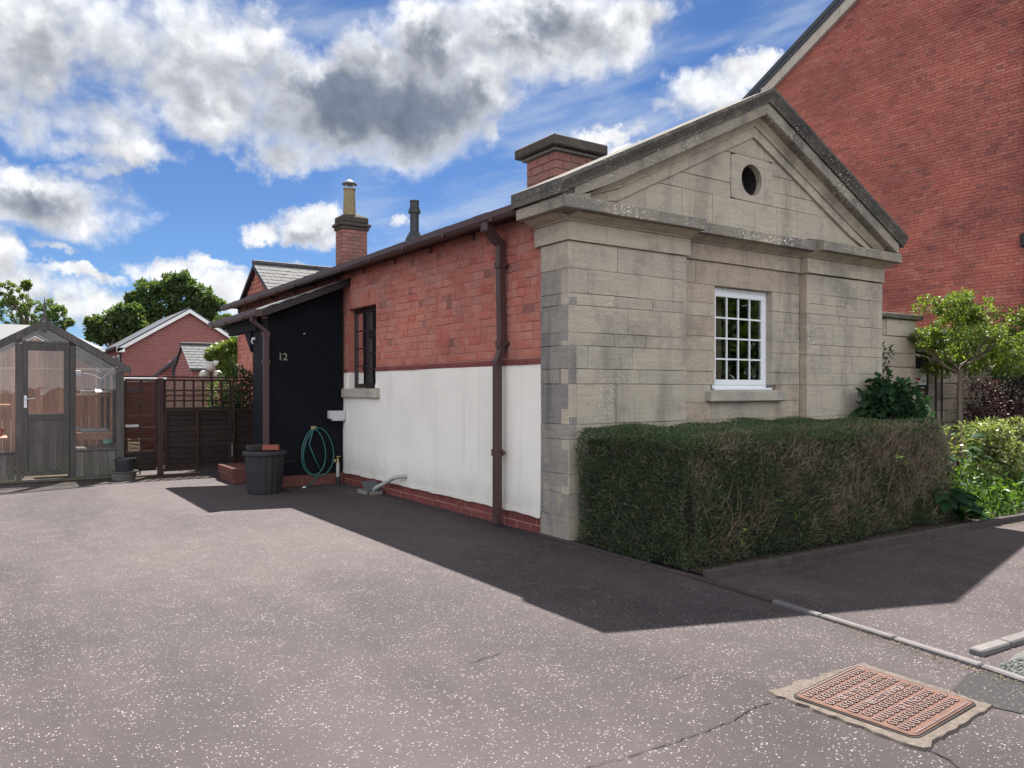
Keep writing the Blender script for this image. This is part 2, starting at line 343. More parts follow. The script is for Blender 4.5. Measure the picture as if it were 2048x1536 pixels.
MT['dark_frame'] = simple('dark_frame', (0.026, 0.016, 0.017), 0.5, 0.15, 10, 0.4)
MT['black_plastic'] = simple('black_plastic', (0.022, 0.023, 0.027), 0.42, 0.2, 6, 0.45)
MT['bin_plastic'] = simple('bin_plastic', (0.019, 0.018, 0.02), 0.5, 0.2, 6, 0.4)
MT['white_upvc'] = simple('white_upvc', (0.74, 0.76, 0.77), 0.3, 0.03, 5, 0.5, bstr=0.02)
MT['white_paint'] = simple('white_paint', (0.78, 0.78, 0.76), 0.6, 0.06, 5)
MT['white_box'] = simple('white_box', (0.5, 0.51, 0.52), 0.45, 0.04, 5)
MT['interior'] = simple('interior', (0.035, 0.032, 0.032), 0.9, 0.2, 3)
MT['curtain'] = simple('curtain', (0.24, 0.17, 0.12), 0.9, 0.2, 6)
MT['net_curtain'] = simple('net_curtain', (0.30, 0.30, 0.33), 0.9, 0.2, 10)
MT['glass_dark'] = glass_mat('glass_dark', 0.06, (0.75, 0.8, 0.8))
MT['glass_house'] = glass_mat('glass_house', 0.035, (0.94, 0.945, 0.92), 0.08, (0.42, 0.37, 0.33))
MT['wood_grey'] = wood_mat('wood_grey', (0.064, 0.058, 0.056), (0.118, 0.106, 0.098), 'z', green=0.7)
MT['wood_board'] = wood_mat('wood_board', (0.09, 0.084, 0.078), (0.155, 0.142, 0.126), 'z', green=0.3)
MT['wood_red'] = wood_mat('wood_red', (0.32, 0.18, 0.13), (0.46, 0.28, 0.21), 'z')
MT['wood_pale'] = wood_mat('wood_pale', (0.40, 0.30, 0.20), (0.55, 0.43, 0.30), 'x')
MT['wood_fence'] = wood_mat('wood_fence', (0.015, 0.009, 0.008), (0.034, 0.020, 0.017), 'x')
MT['wood_post'] = wood_mat('wood_post', (0.030, 0.017, 0.014), (0.055, 0.031, 0.025), 'z')
MT['porch_black'] = wood_mat('porch_black', (0.0034, 0.0046, 0.0075), (0.0056, 0.0072, 0.0112), 'z', rough=0.7, spec=0.15)
MT['pot_clay'] = simple('pot_clay', (0.25, 0.195, 0.11), 0.85, 0.2, 9)
MT['trough'] = simple('trough', (0.115, 0.105, 0.095), 0.85, 0.3, 12)
MT['gully'] = simple('gully', (0.07, 0.078, 0.09), 0.6, 0.2, 12)
MT['steel'] = simple('steel', (0.5, 0.5, 0.5), 0.35, 0.15, 20, 0.5, 0.9)
MT['brass'] = simple('brass', (0.55, 0.45, 0.22), 0.4, 0.1, 20, 0.5, 0.8)
MT['number'] = simple('number', (0.19, 0.18, 0.14), 0.5, 0.1, 20, 0.5)
MT['hose'] = simple('hose', (0.02, 0.115, 0.115), 0.4, 0.15, 20, 0.5)
MT['grey_pipe'] = simple('grey_pipe', (0.40, 0.40, 0.37), 0.6, 0.2, 15)
MT['bronze_rust'] = simple('bronze_rust', (0.088, 0.038, 0.025), 0.8, 0.42, 14, 0.4, bstr=0.4)
MT['rust_dark'] = simple('rust_dark', (0.135, 0.092, 0.085), 0.6, 0.2, 30, 0.4)
MT['cast_shadow_gap'] = simple('cast_gap', (0.02, 0.016, 0.016), 0.9)
MT['cement'] = simple('cement', (0.118, 0.098, 0.083), 0.95, 0.40, 40, bstr=0.8)
MT['soil'] = simple('soil', (0.036, 0.027, 0.021), 0.95, 0.35, 12, bstr=0.8)
MT['tarmac'] = tarmac_mat('tarmac')
MT['asphalt_patch'] = tarmac_mat('asphalt_patch', (0.027, 0.0265, 0.028), (0.08, 0.08, 0.08), 0.5, False)
MT['crack'] = simple('crack', (0.022, 0.019, 0.019), 0.95)
MT['edging_red'] = simple('edging_red', (0.050, 0.038, 0.037), 0.85, 0.25, 14, objvar=0.15, bstr=0.5)
MT['edging_pale'] = simple('edging_pale', (0.125, 0.115, 0.115), 0.85, 0.2, 14, objvar=0.12, bstr=0.5)
MT['kerb_stone'] = simple('kerb_stone', (0.052, 0.043, 0.042), 0.85, 0.25, 10, objvar=0.12, bstr=0.5)
MT['bark'] = wood_mat('bark', (0.10, 0.075, 0.055), (0.2, 0.16, 0.12), 'z')
MT['twig'] = simple('twig', (0.160, 0.125, 0.090), 0.9, 0.35, 30, 0.1)
MT['chip'] = simple('chip', (0.096, 0.085, 0.087), 0.8, 0.18, 60, 0.3)
MT['sign_white'] = simple('sign_white', (0.8, 0.8, 0.82), 0.5, 0.02, 4)
MT['sign_red'] = simple('sign_red', (0.5, 0.04, 0.05), 0.5, 0.05, 4)
MT['sign_grey'] = simple('sign_grey', (0.30, 0.32, 0.35), 0.5, 0.05, 4)
MT['sign_dark'] = simple('sign_dark', (0.02, 0.02, 0.026), 0.45, 0.1, 4)
MT['sign_brown'] = simple('sign_brown', (0.12, 0.06, 0.035), 0.6, 0.3, 20)
MT['globe'] = simple('globe', (0.42, 0.40, 0.34), 0.25, 0.1, 10, 0.5)
MT['reed'] = simple('reed', (0.22, 0.19, 0.14), 0.8, 0.2, 30)
MT['leaf_hedge'] = leaf_mat('leaf_hedge', [(0.0336, 0.0515, 0.0269), (0.047, 0.0717, 0.0358), (0.0672, 0.0896, 0.0426), (0.0403, 0.0627, 0.0381)], 0.15, 0.5, 0.3)
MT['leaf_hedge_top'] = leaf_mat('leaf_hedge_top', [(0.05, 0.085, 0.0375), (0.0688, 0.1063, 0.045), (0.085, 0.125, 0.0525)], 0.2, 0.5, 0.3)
MT['leaf_dry'] = leaf_mat('leaf_dry', [(0.09, 0.06, 0.04), (0.14, 0.09, 0.055), (0.07, 0.05, 0.035), (0.17, 0.12, 0.06)], 0.15, 0.7, 0.2)
MT['leaf_lime'] = leaf_mat('leaf_lime', [(0.16, 0.25, 0.05), (0.22, 0.32, 0.07)], 0.3)
MT['leaf_tree'] = leaf_mat('leaf_tree', [(0.0673, 0.1087, 0.0242), (0.1009, 0.1522, 0.0309), (0.1682, 0.2102, 0.0352), (0.0471, 0.0841, 0.022)], 0.42)
MT['leaf_far'] = leaf_mat('leaf_far', [(0.0534, 0.0846, 0.0331), (0.0736, 0.1104, 0.0405), (0.092, 0.1334, 0.046), (0.0414, 0.069, 0.0313)], 0.42, 0.6, 0.25)
MT['leaf_sparse'] = leaf_mat('leaf_sparse', [(0.1008, 0.144, 0.0432), (0.1296, 0.18, 0.0576), (0.072, 0.1152, 0.036)], 0.4, 0.6, 0.3)
MT['leaf_dark'] = leaf_mat('leaf_dark', [(0.016, 0.044, 0.0208), (0.0224, 0.056, 0.0256), (0.032, 0.068, 0.0288)], 0.25, 0.7, 0.10)
MT['leaf_var'] = leaf_mat('leaf_var', [(0.0801, 0.1373, 0.0458), (0.2288, 0.2631, 0.0915), (0.3432, 0.3432, 0.1602), (0.0572, 0.103, 0.04)], 0.25, 0.3, 0.5)
MT['leaf_purple'] = leaf_mat('leaf_purple', [(0.04, 0.0176, 0.0256), (0.06, 0.024, 0.032), (0.028, 0.0144, 0.02)], 0.25, 0.5, 0.3)
MT['leaf_weed'] = leaf_mat('leaf_weed', [(0.056, 0.112, 0.02), (0.08, 0.144, 0.028), (0.04, 0.084, 0.02)], 0.4)
MT['petal'] = leaf_mat('petal', [(0.7, 0.66, 0.6), (0.75, 0.72, 0.68)], 0.3)
MT['petal_yellow'] = leaf_mat('petal_yellow', [(0.6, 0.6, 0.08), (0.55, 0.5, 0.06)], 0.3)
MT['litter'] = leaf_mat('litter', [(0.20, 0.15, 0.08), (0.14, 0.09, 0.05), (0.26, 0.21, 0.12), (0.08, 0.055, 0.035)], 0.1, 0.8, 0.1)
MT['gravel_green'] = simple('gravel_green', (0.078, 0.084, 0.080), 0.8, 0.4, 60, objvar=0.1)
MT['bottle_green'] = simple('bottle_green', (0.15, 0.33, 0.30), 0.2, 0.1, 10, 0.5)


def rend_mat():
    m, q = newmat('white_render'); P = q.n('NewGeometry').outputs['Position']
    n = q.noise(P, 1.1, 6, 0.6)
    c = q.mix(q.ss(n, 0.42, 0.75, 0, 0.45), (0.82, 0.785, 0.71), (0.68, 0.645, 0.58))
    st = q.noise(q.scl(P, (6, 6, 0.5)), 1.0, 6, 0.65)
    c = q.mix(q.ss(st, 0.52, 0.78, 0, 0.42), c, (0.54, 0.51, 0.46))
    z = q.n('SeparateXYZ', Vector=P).outputs[2]
    c = q.mix(q.m('MULTIPLY', q.ss(q.m('ADD', z, q.m('MULTIPLY', q.noise(P, 3, 5), 0.35)), 0.24, 0.72, 1, 0), 0.55), c, (0.40, 0.36, 0.32))
    c = q.mix(q.m('MULTIPLY', q.m('GREATER_THAN', q.noise(P, 14, 4, 0.7), 0.73), 0.35), c, (0.3, 0.28, 0.26))
    h = q.m('ADD', q.noise(P, 55, 4, 0.6), q.m('MULTIPLY', q.vor(P, 75), 0.5))
    return finish(m, q, c, 0.9, h, 0.45, 0.010, 0.2)
MT['render'] = rend_mat()


# ------------------------------------------------------------------ object helpers
WL = {}
def wloc(o): return WL.get(o.name, Vector((0, 0, 0)))

def link(name, me, parent=None, origin=(0, 0, 0), rot=None, scale=None):
    o = bpy.data.objects.new(name, me); COL.objects.link(o)
    origin = Vector(origin); WL[o.name] = origin
    if parent is not None:
        o.parent = parent; o.location = origin - wloc(parent)
    else: o.location = origin
    if rot: o.rotation_euler = rot
    if scale: o.scale = scale
    return o

def tag(o, label=None, cat=None, group=None, kind=None):
    if label: o['label'] = label
    if cat: o['category'] = cat
    if group: o['group'] = group
    if kind: o['kind'] = kind
    return o

def thing(name, label, cat, loc=(0, 0, 0), group=None):
    return tag(link(name, None, None, loc), label, cat, group)

def raw_mesh(name, V, F, mats, smooth=False, midx=None):
    me = bpy.data.meshes.new(name)
    me.from_pydata([tuple(v) for v in V], [], F)
    for m in (mats if isinstance(mats, (list, tuple)) else [mats]): me.materials.append(MT[m])
    if midx: me.polygons.foreach_set('material_index', midx)
    if smooth: me.polygons.foreach_set('use_smooth', [True] * len(me.polygons))
    me.update(); return me

class MB:
    def __init__(s): s.v = []; s.f = []; s.mi = []; s.cur = 0
    def add(s, V, F):
        b = len(s.v); s.v += [tuple(x) for x in V]
        s.f += [tuple(i + b for i in f) for f in F]; s.mi += [s.cur] * len(F); return s
    def box(s, a, b):
        x0, y0, z0 = a; x1, y1, z1 = b
        if x1 < x0: x0, x1 = x1, x0
        if y1 < y0: y0, y1 = y1, y0
        if z1 < z0: z0, z1 = z1, z0
        return s.add([(x0, y0, z0), (x1, y0, z0), (x1, y1, z0), (x0, y1, z0), (x0, y0, z1), (x1, y0, z1), (x1, y1, z1), (x0, y1, z1)],
                     [(0, 3, 2, 1), (4, 5, 6, 7), (0, 1, 5, 4), (1, 2, 6, 5), (2, 3, 7, 6), (3, 0, 4, 7)])
    def prism(s, pts, fn, d0, d1):
        n = len(pts); V = [fn(a, b, d0) for a, b in pts] + [fn(a, b, d1) for a, b in pts]
        F = [tuple(range(n))[::-1], tuple(range(n, 2 * n))] + [(i, (i + 1) % n, n + (i + 1) % n, n + i) for i in range(n)]
        return s.add(V, F)
    def tube(s, path, r, seg=8, cap=True):
        path = [Vector(p) for p in path]; n = len(path)
        rs = r if isinstance(r, (list, tuple)) else [r] * n
        V = []; F = []; up = None
        for i, p in enumerate(path):
            d = (path[min(i + 1, n - 1)] - path[max(i - 1, 0)]).normalized()
            if up is None:
                up = Vector((0, 0, 1)) if abs(d.z) < 0.9 else Vector((1, 0, 0))
            a = d.cross(up).normalized(); b = a.cross(d).normalized(); up = b
            for k in range(seg):
                t = 2 * math.pi * k / seg
                V.append(p + (a * math.cos(t) + b * math.sin(t)) * rs[i])
        for i in range(n - 1):
            for k in range(seg):
                F.append((i * seg + k, i * seg + (k + 1) % seg, (i + 1) * seg + (k + 1) % seg, (i + 1) * seg + k))
        if cap: F += [tuple(range(seg))[::-1], tuple(range((n - 1) * seg, n * seg))]
        return s.add(V, F)
    def lathe(s, prof, c, seg=20):
        V = []; F = []; n = len(prof)
        for (r, z) in prof:
            for k in range(seg):
                t = 2 * math.pi * k / seg; V.append((c[0] + r * math.cos(t), c[1] + r * math.sin(t), c[2] + z))
        for i in range(n - 1):
            for k in range(seg):
                F.append((i * seg + k, i * seg + (k + 1) % seg, (i + 1) * seg + (k + 1) % seg, (i + 1) * seg + k))
        F += [tuple(range(seg))[::-1], tuple(range((n - 1) * seg, n * seg))]
        return s.add(V, F)
    def build(s, name, mats, parent=None, smooth=False, bevel=0.0, base=False, nobound=False):
        V = np.array(s.v); lo, hi = V.min(0), V.max(0); c = (lo + hi) / 2
        if base: c[2] = lo[2]
        me = raw_mesh(name, V - c, s.f, mats, smooth, s.mi if max(s.mi) else None)
        if bevel:
            bm = bmesh.new(); bm.from_mesh(me)
            bmesh.ops.bevel(bm, geom=bm.edges[:], offset=bevel, segments=1, affect='EDGES', clamp_overlap=True)
            bm.to_mesh(me); bm.free()
        return link(name, me, parent, c)

def quads(name, V, mats, parent=None, midx=None):
    """V (n,4,3) world coordinates; one leaf-like quad each"""
    n = len(V); c = (V.reshape(-1, 3).min(0) + V.reshape(-1, 3).max(0)) / 2
    me = bpy.data.meshes.new(name)
    me.vertices.add(n * 4); me.vertices.foreach_set('co', (V.reshape(-1, 3) - c).astype(np.float32).ravel())
    me.loops.add(n * 4); me.loops.foreach_set('vertex_index', np.arange(n * 4, dtype=np.int32))
    me.polygons.add(n); me.polygons.foreach_set('loop_start', np.arange(0, n * 4, 4, dtype=np.int32))
    me.polygons.foreach_set('loop_total', np.full(n, 4, dtype=np.int32))
    for m in (mats if isinstance(mats, (list, tuple)) else [mats]): me.materials.append(MT[m])
    if midx is not None: me.polygons.foreach_set('material_index', midx.astype(np.int32))
    me.update(calc_edges=True); me.validate()
    return link(name, me, parent, c)

def unit(v): return v / np.maximum(np.linalg.norm(v, axis=-1, keepdims=True), 1e-9)

def leaf_quads(P, out, L, W, spread=0.9, rng=RNG):
    """leaves at points P heading roughly along `out`"""
    n = len(P)
    a = unit(out + rng.normal(0, spread, (n, 3)))
    b = unit(np.cross(a, rng.normal(0, 1, (n, 3))))
    L = (L * rng.lognormal(-.04, .32, n))[:, None]; Wd = (W * rng.uniform(0.7, 1.25, n))[:, None]
    nrm = np.cross(a, b) * L * 0.12
    return np.stack([P, P + a * L * 0.5 + b * Wd * 0.5 + nrm, P + a * L, P + a * L * 0.5 - b * Wd * 0.5 + nrm], 1)

def copy_obj(o, parent=None, loc=None, rot=None, scale=None):
    c = o.copy(); COL.objects.link(c)
    if parent is not None: c.parent = parent
    if loc is not None: c.location = loc
    if rot is not None: c.rotation_euler = rot
    if scale is not None: c.scale = scale
    return c

# polygons
def clip(poly, a, b, c):
    """keep a*x+b*y<=c"""
    out = []
    for i in range(len(poly)):
        p, q = poly[i], poly[(i + 1) % len(poly)]
        fp, fq = a * p[0] + b * p[1] - c, a * q[0] + b * q[1] - c
        if fp <= 0: out.append(p)
        if (fp < 0 < fq) or (fq < 0 < fp):
            t = fp / (fp - fq); out.append((p[0] + t * (q[0] - p[0]), p[1] + t * (q[1] - p[1])))
    return out

def area(p): return 0.5 * sum(p[i][0] * p[(i + 1) % len(p)][1] - p[(i + 1) % len(p)][0] * p[i][1] for i in range(len(p)))

def inset(poly, d):
    if area(poly) < 0: poly = poly[::-1]
    res = list(poly)
    for i in range(len(poly)):
        p, q = poly[i], poly[(i + 1) % len(poly)]
        dx, dy = q[0] - p[0], q[1] - p[1]; l = math.hypot(dx, dy)
        if l < 1e-6: continue
        nx, ny = dy / l, -dx / l
        res = clip(res, nx, ny, nx * p[0] + ny * p[1] - d)
        if len(res) < 3: return []
    return res

def FF(t0=0.0): return lambda a, z, d: (a, t0 - d, z)       # front-type plane, outward -Y
def SS(o0=0.0): return lambda a, z, d: (o0 - d, a, z)       # side-type plane, outward -X

def block(name, poly, fn, mat, parent, depth=0.11, gap=0.0016, ch=0.0032, jit=0.0018, dj=0.0025):
    poly = inset(poly, gap)
    if len(poly) < 3 or abs(area(poly)) < 2e-4: return None
    poly = [(p[0] + random.uniform(-jit, jit), p[1] + random.uniform(-jit, jit)) for p in poly]
    inn = inset(poly, ch)
    n = len(poly)
    if area(poly) < 0: poly = poly[::-1]
    d = random.uniform(-dj, dj)
    if len(inn) != n:
        return MB().prism(poly, fn, d - depth, d).build(name, mat, parent)
    # align inset start with nearest vertex
    k = min(range(n), key=lambda i: (inn[i][0] - poly[0][0]) ** 2 + (inn[i][1] - poly[0][1]) ** 2)
    inn = inn[k:] + inn[:k]
    V = [fn(a, z, d) for a, z in inn] + [fn(a, z, d - ch) for a, z in poly] + [fn(a, z, d - depth) for a, z in poly]
    F = [tuple(range(n))]
    for r in (0, 1):
        for i in range(n):
            j = (i + 1) % n; F.append((r * n + i, (r + 1) * n + i, (r + 1) * n + j, r * n + j))
    return MB().add(V, F).build(name, mat, parent)

# bricks -------------------------------------------------------------
def unit_brick(seed, mat, ch=(0.02, 0.05)):
    rr = random.Random(seed); cx, cz = ch
    j = lambda s: rr.uniform(-s, s)
    back = [(-.5, 1, -.5), (.5, 1, -.5), (.5, 1, .5), (-.5, 1, .5)]
    mid = [(x + j(.012), 0.06, z + j(.035)) for x, z in ((-.5, -.5), (.5, -.5), (.5, .5), (-.5, .5))]
    fr = [(x * (1 - 2 * cx) + j(.012), j(.03), z * (1 - 2 * cz) + j(.035)) for x, z in ((-.5, -.5), (.5, -.5), (.5, .5), (-.5, .5))]
    V = fr + mid + back
    F = [(0, 1, 2, 3)] + [(r * 4 + i, (r + 1) * 4 + i, (r + 1) * 4 + (i + 1) % 4, r * 4 + (i + 1) % 4) for r in (0, 1) for i in range(4)]
    F = [f[::-1] if k else f for k, f in enumerate(F)]
    return V, F

BRICKS = [unit_brick(i, None) for i in range(8)]
_bm = {}
def brick_mesh(i, mat):
    if (i, mat) not in _bm:
        _bm[(i, mat)] = raw_mesh('brick', BRICKS[i][0], BRICKS[i][1], mat)
    return _bm[(i, mat)]

def lay(z0, z1, course, intervals, L=0.228, joint=0.01, bond='flemish', sol=None):
    """brick rectangles (a0,a1,z0,z1) course by course; intervals(zc)->[(a,b)]"""
    out = []; k = 0; z = z0
    while z < z1 - 0.02:
        zt = min(z + course, z1)
        for (A, B) in intervals((z + zt) / 2):
            if bond == 'flemish':
                pat = [L, L / 2 + joint / 2]; off = (k % 2) * (L * 0.75 + joint)
            elif bond == 'garden':
                pat = [L / 2 + joint / 2] if k % 4 == 3 else [L]; off = (k % 2) * L / 2
            elif bond == 'mixed':
                pat = [L if random.random() < .62 else L * random.uniform(.48, .56) for _ in range(60)]; off = random.uniform(0, L)
            else: pat = [L]; off = (k % 2) * L / 2
            a = A - off if bond == 'mixed' else math.floor(A / sum(pat)) * sum(pat) - off - sum(pat); i = 0
            while a < B:
                w = pat[i % len(pat)] * random.uniform(0.96, 1.04)
                s0, s1 = max(a, A), min(a + w, B)
                if s1 - s0 > 0.035: out.append((s0, s1 - joint, z, zt - joint))
                a += w; i += 1
        z = zt; k += 1
    return out

def brickwork(parent, rects, side, plane, mat, nmax, depth=0.10, name='brick', rest='brickwork', prot=0.004):
    """side True: plane x=plane, outward -X ; False: y=plane, outward -Y"""
    def cen(r):
        a = (r[0] + r[1]) / 2; z = (r[2] + r[3]) / 2
        return (plane, a, z) if side else (a, plane, z)
    rects = sorted(rects, key=lambda r: sum((x - y) ** 2 for x, y in zip(cen(r), (CO, CT, H))) / ((r[1] - r[0]) * (r[3] - r[2]) / .015))
    rot = (0, 0, R(-90)) if side else (0, 0, 0)
    mb = MB()
    for n, r in enumerate(rects):
        c = Vector(cen(r)); pj = random.uniform(-prot, prot)
        if side: c.x += pj
        else: c.y += pj
        sx, sz = r[1] - r[0], r[3] - r[2]; v = random.randrange(8)
        if n < nmax:
            link(name, brick_mesh(v, mat), parent, c, rot, (sx, depth, sz))
        else:
            V = []
            for x, y, z in BRICKS[v][0]:
                x, y, z = x * sx, y * depth, z * sz
                V.append((c.x + y, c.y - x, c.z + z) if side else (c.x + x, c.y + y, c.z + z))
            mb.add(V, BRICKS[v][1])
    if mb.v: tag(mb.build(rest, mat, parent), kind='stuff')

def at(px, depth):
    x = (px - 1024) / FPX * depth
    return CO + x * CY + depth * SY, CT - x * SY + depth * CY
def zat(py, depth): return H + (778 - py) / FPX * depth

def text_mesh(body, size, extrude=0.003, font_off=0.0):
    cu = bpy.data.curves.new('t', 'FONT'); cu.body = body; cu.size = size; cu.extrude = extrude
    cu.align_x = 'CENTER'; cu.align_y = 'CENTER'; cu.offset = font_off; cu.resolution_u = 3
    o = bpy.data.objects.new('t', cu); COL.objects.link(o)
    bpy.context.view_layer.update()
    me = bpy.data.meshes.new_from_object(o.evaluated_get(bpy.context.evaluated_depsgraph_get()))
    bpy.data.objects.remove(o); return me

def ground_sheet(name, pts, z, mat, kind='structure', parent=None):
    n = len(pts); c = (sum(p[0] for p in pts) / n, sum(p[1] for p in pts) / n, z)
    me = raw_mesh(name, [(p[0] - c[0], p[1] - c[1], 0) for p in pts], [tuple(range(n))], mat)
    return tag(link(name, me, parent, c), kind=kind)

# ================================================================== GROUND
tag(link('ground', raw_mesh('ground', [(-900, -900, 0), (900, -900, 0), (900, 900, 0), (-900, 900, 0)], [(0, 1, 2, 3)], 'tarmac'), None, (0, 0, 0)), kind='structure')
ground_sheet('asphalt_patch', [(-0.80, -3.98), (-0.70, -3.86), (-0.42, -3.80), (-0.30, -3.82), (-0.32, -4.6), (-0.62, -4.6), (-0.74, -4.15)], 0.004, 'asphalt_patch')
ground_sheet('planting_bed', [(0.03, -1.66), (9.0, -1.80), (14.5, -1.9), (14.5, 1.3), (5.0, 1.3), (5.0, -0.02), (0.03, -0.02)], 0.02, 'soil')
ground_sheet('dirt_strip', [(-5.5, 8.65), (-2.6, 7.75), (-1.5, 7.4), (-1.5, 8.6)], 0.003, 'soil')
ground_sheet('gravel_bed', [(-0.24, -3.86), (0.1, -3.80), (3.0, -3.83), (3.0, -9), (-0.5, -9), (-0.34, -4.8)], 0.004, 'gravel_green')

def scatter_chips(name, P, size, mat, hgt=0.25, z0=0.0, kind='stuff', seg=5):
    n = len(P); k = seg
    th = RNG.uniform(0, 2 * np.pi, (n, 1)) + np.linspace(0, 2 * np.pi, k, endpoint=False)[None, :] + RNG.uniform(-.35, .35, (n, k))
    s = (size * RNG.lognormal(0, 0.36, n))[:, None]; el = RNG.uniform(0.5, 1.0, (n, 1))
    rot = RNG.uniform(0, np.pi, (n, 1))
    lx, ly = np.cos(th) * s, np.sin(th) * s * el
    x = P[:, :1] + lx * np.cos(rot) - ly * np.sin(rot); y = P[:, 1:2] + lx * np.sin(rot) + ly * np.cos(rot)
    tilt = RNG.uniform(0.3, 1.0, (n, k))
    bot = np.stack([x, y, np.full_like(x, z0 - 0.003)], -1)
    top = np.stack([P[:, :1] + (x - P[:, :1]) * .8, P[:, 1:2] + (y - P[:, 1:2]) * .8, z0 + s * hgt * tilt], -1)
    V = np.concatenate([bot, top], 1).reshape(-1, 3)
    base = (np.arange(n) * 2 * k)[:, None]
    sides = np.stack([[i, (i + 1) % k, k + (i + 1) % k, k + i] for i in range(k)]).reshape(-1)
    me = bpy.data.meshes.new(name)
    c = V.mean(0); c[2] = 0
    me.vertices.add(len(V)); me.vertices.foreach_set('co', (V - c).astype(np.float32).ravel())
    L = np.concatenate([(base + sides[None, :]), base + (k + np.arange(k))[None, :]], 1).ravel().astype(np.int32)
    tot = np.tile(np.array([4] * k + [k], dtype=np.int32), n)
    me.loops.add(len(L)); me.loops.foreach_set('vertex_index', L)
    me.polygons.add(len(tot)); me.polygons.foreach_set('loop_total', tot)
    me.polygons.foreach_set('loop_start', np.concatenate([[0], np.cumsum(tot)[:-1]]).astype(np.int32))
    me.materials.append(MT[mat]); me.update(calc_edges=True)
    return tag(link(name, me, None, c), kind=kind)

def cam_pts(n, dmin, dmax, pw=1.0, xlim=0.72):
    d = (RNG.uniform(0, 1, n) ** pw) * (dmax - dmin) + dmin
    x = RNG.uniform(-xlim, xlim, n) * d
    return np.stack([CO + x * CY + d * SY, CT - x * SY + d * CY], 1)

def keep_open(P):
    x, y = P[:, 0], P[:, 1]
    k = ~((x > -0.04) & (y > -1.78))                      # bed and lodge
    k &= ~((x > -1.5) & (x < -0.74) & (y > -4.13) & (y < -3.38))   # drain cover
    k &= ~((x > -0.36) & (y < -3.66))
    k &= ~((x > -0.75) & (x < -0.3) & (y < -3.82))
    k &= y < 8.2
    k &= ~((x > -1.2) & (y > 5.55))
    return P[k]
scatter_chips('surface_chippings', np.concatenate([keep_open(cam_pts(27000, 1.7, 5.0, 0.8)), keep_open(cam_pts(17000, 4.5, 12.5, 0.7))]), 0.0028, 'chip', 0.30)
def small_gravel(n):
    P = np.stack([RNG.uniform(-0.24, 1.2, n), RNG.uniform(-5.2, -3.84, n)], 1); return P
scatter_chips('gravel', small_gravel(9000), 0.008, 'gravel_green', 0.7, 0.006)
# leaf litter that collects along the kerbs
def litter(name, a, b, w, n, mat='litter', L=0.012, z=0.008):
    a, b = np.array(a), np.array(b); t = RNG.uniform(0, 1, n)[:, None]
    nv = np.array([-(b - a)[1], (b - a)[0]]); nv = nv / np.linalg.norm(nv)
    P = a + (b - a) * t + nv * (np.abs(RNG.normal(0, abs(w), n)) * np.sign(w))[:, None]
    P3 = np.concatenate([P, np.full((n, 1), z)], 1)
    V = leaf_quads(P3, np.zeros((n, 3)) + np.array([0, 0, .1]), L, L * .6, 0.5)
    V[:, :, 2] = z + np.abs(V[:, :, 2] - z) * 0.5
    return V
LV = [litter('l', (0.0, -1.80), (5.0, -1.90), -0.05, 1500), litter('l', (-0.10, 0.4), (-0.12, -1.7), -0.05, 500),
      litter('l', (-0.20, -2.9), (-0.36, -4.1), -0.06, 420), litter('l', (0.06, -1.62), (4.8, -1.70), 0.06, 1200, z=0.03),
      litter('l', (0.05, -1.6), (0.06, 0), -0.05, 420, z=0.03),
      litter('l', (-5.2, 8.2), (-1.5, 7.9), -0.16, 500), litter('l', (-0.15, 5.0), (-0.15, 1.0), -0.08, 160)]
tag(quads('leaf_litter', np.concatenate(LV), 'litter'), kind='stuff')

# cracks in the tarmac: shallow dark grooves
def crack(pts, w):
    L, Rr = [], []
    for i, p in enumerate(pts):
        q = pts[min(i + 1, len(pts) - 1)]; o = pts[max(i - 1, 0)]
        dx, dy = q[0] - o[0], q[1] - o[1]; l = math.hypot(dx, dy) or 1
        ww = w * random.uniform(0.4, 1.3) * (0.35 if i in (0, len(pts) - 1) else 1)
        L.append((p[0] - dy / l * ww, p[1] + dx / l * ww)); Rr.append((p[0] + dy / l * ww, p[1] - dx / l * ww))
    n = len(pts); c = pts[0]
    V = [(x - c[0], y - c[1], 0) for x, y in L + Rr]
    me = raw_mesh('crack', V, [(i, n + i, n + i + 1, i + 1) for i in range(n - 1)], 'crack')
    tag(link('crack', me, None, (c[0], c[1], 0.0045)), kind='structure')
def wander(a, b, n, amp):
    pts = []
    for i in range(n + 1):
        t = i / n; e = math.sin(math.pi * t)
        pts.append((a[0] + (b[0] - a[0]) * t + random.uniform(-amp, amp) * e, a[1] + (b[1] - a[1]) * t + random.uniform(-amp, amp) * e))
    return pts
crack(wander((-1.551, -3.463), (-1.69, -3.456), 9, 0.009), 0.0045)
crack(wander((-1.69, -3.456), (-1.852, -3.5), 9, 0.009), 0.0042)
crack(wander((-1.852, -3.5), (-2.072, -3.504), 9, 0.009), 0.0034)
crack(wander((-2.072, -3.504), (-2.348, -3.491), 9, 0.009), 0.0026)
crack(wander((-2.348, -3.491), (-2.617, -3.468), 9, 0.009), 0.0022)
crack(wander((-2.617, -3.468), (-2.824, -3.456), 9, 0.009), 0.0020)
crack(wander((-1.42, -4.10), (-1.50, -4.35), 9, 0.014), 0.004)
crack(wander((-2.2, -2.2), (-2.45, -2.25), 8, 0.01), 0.003)
crack(wander((-1.2, 0.2), (-0.75, -0.6), 12, 0.03), 0.004)
crack(wander((-1.6, -3.0), (-1.75, -3.02), 6, 0.006), 0.003)

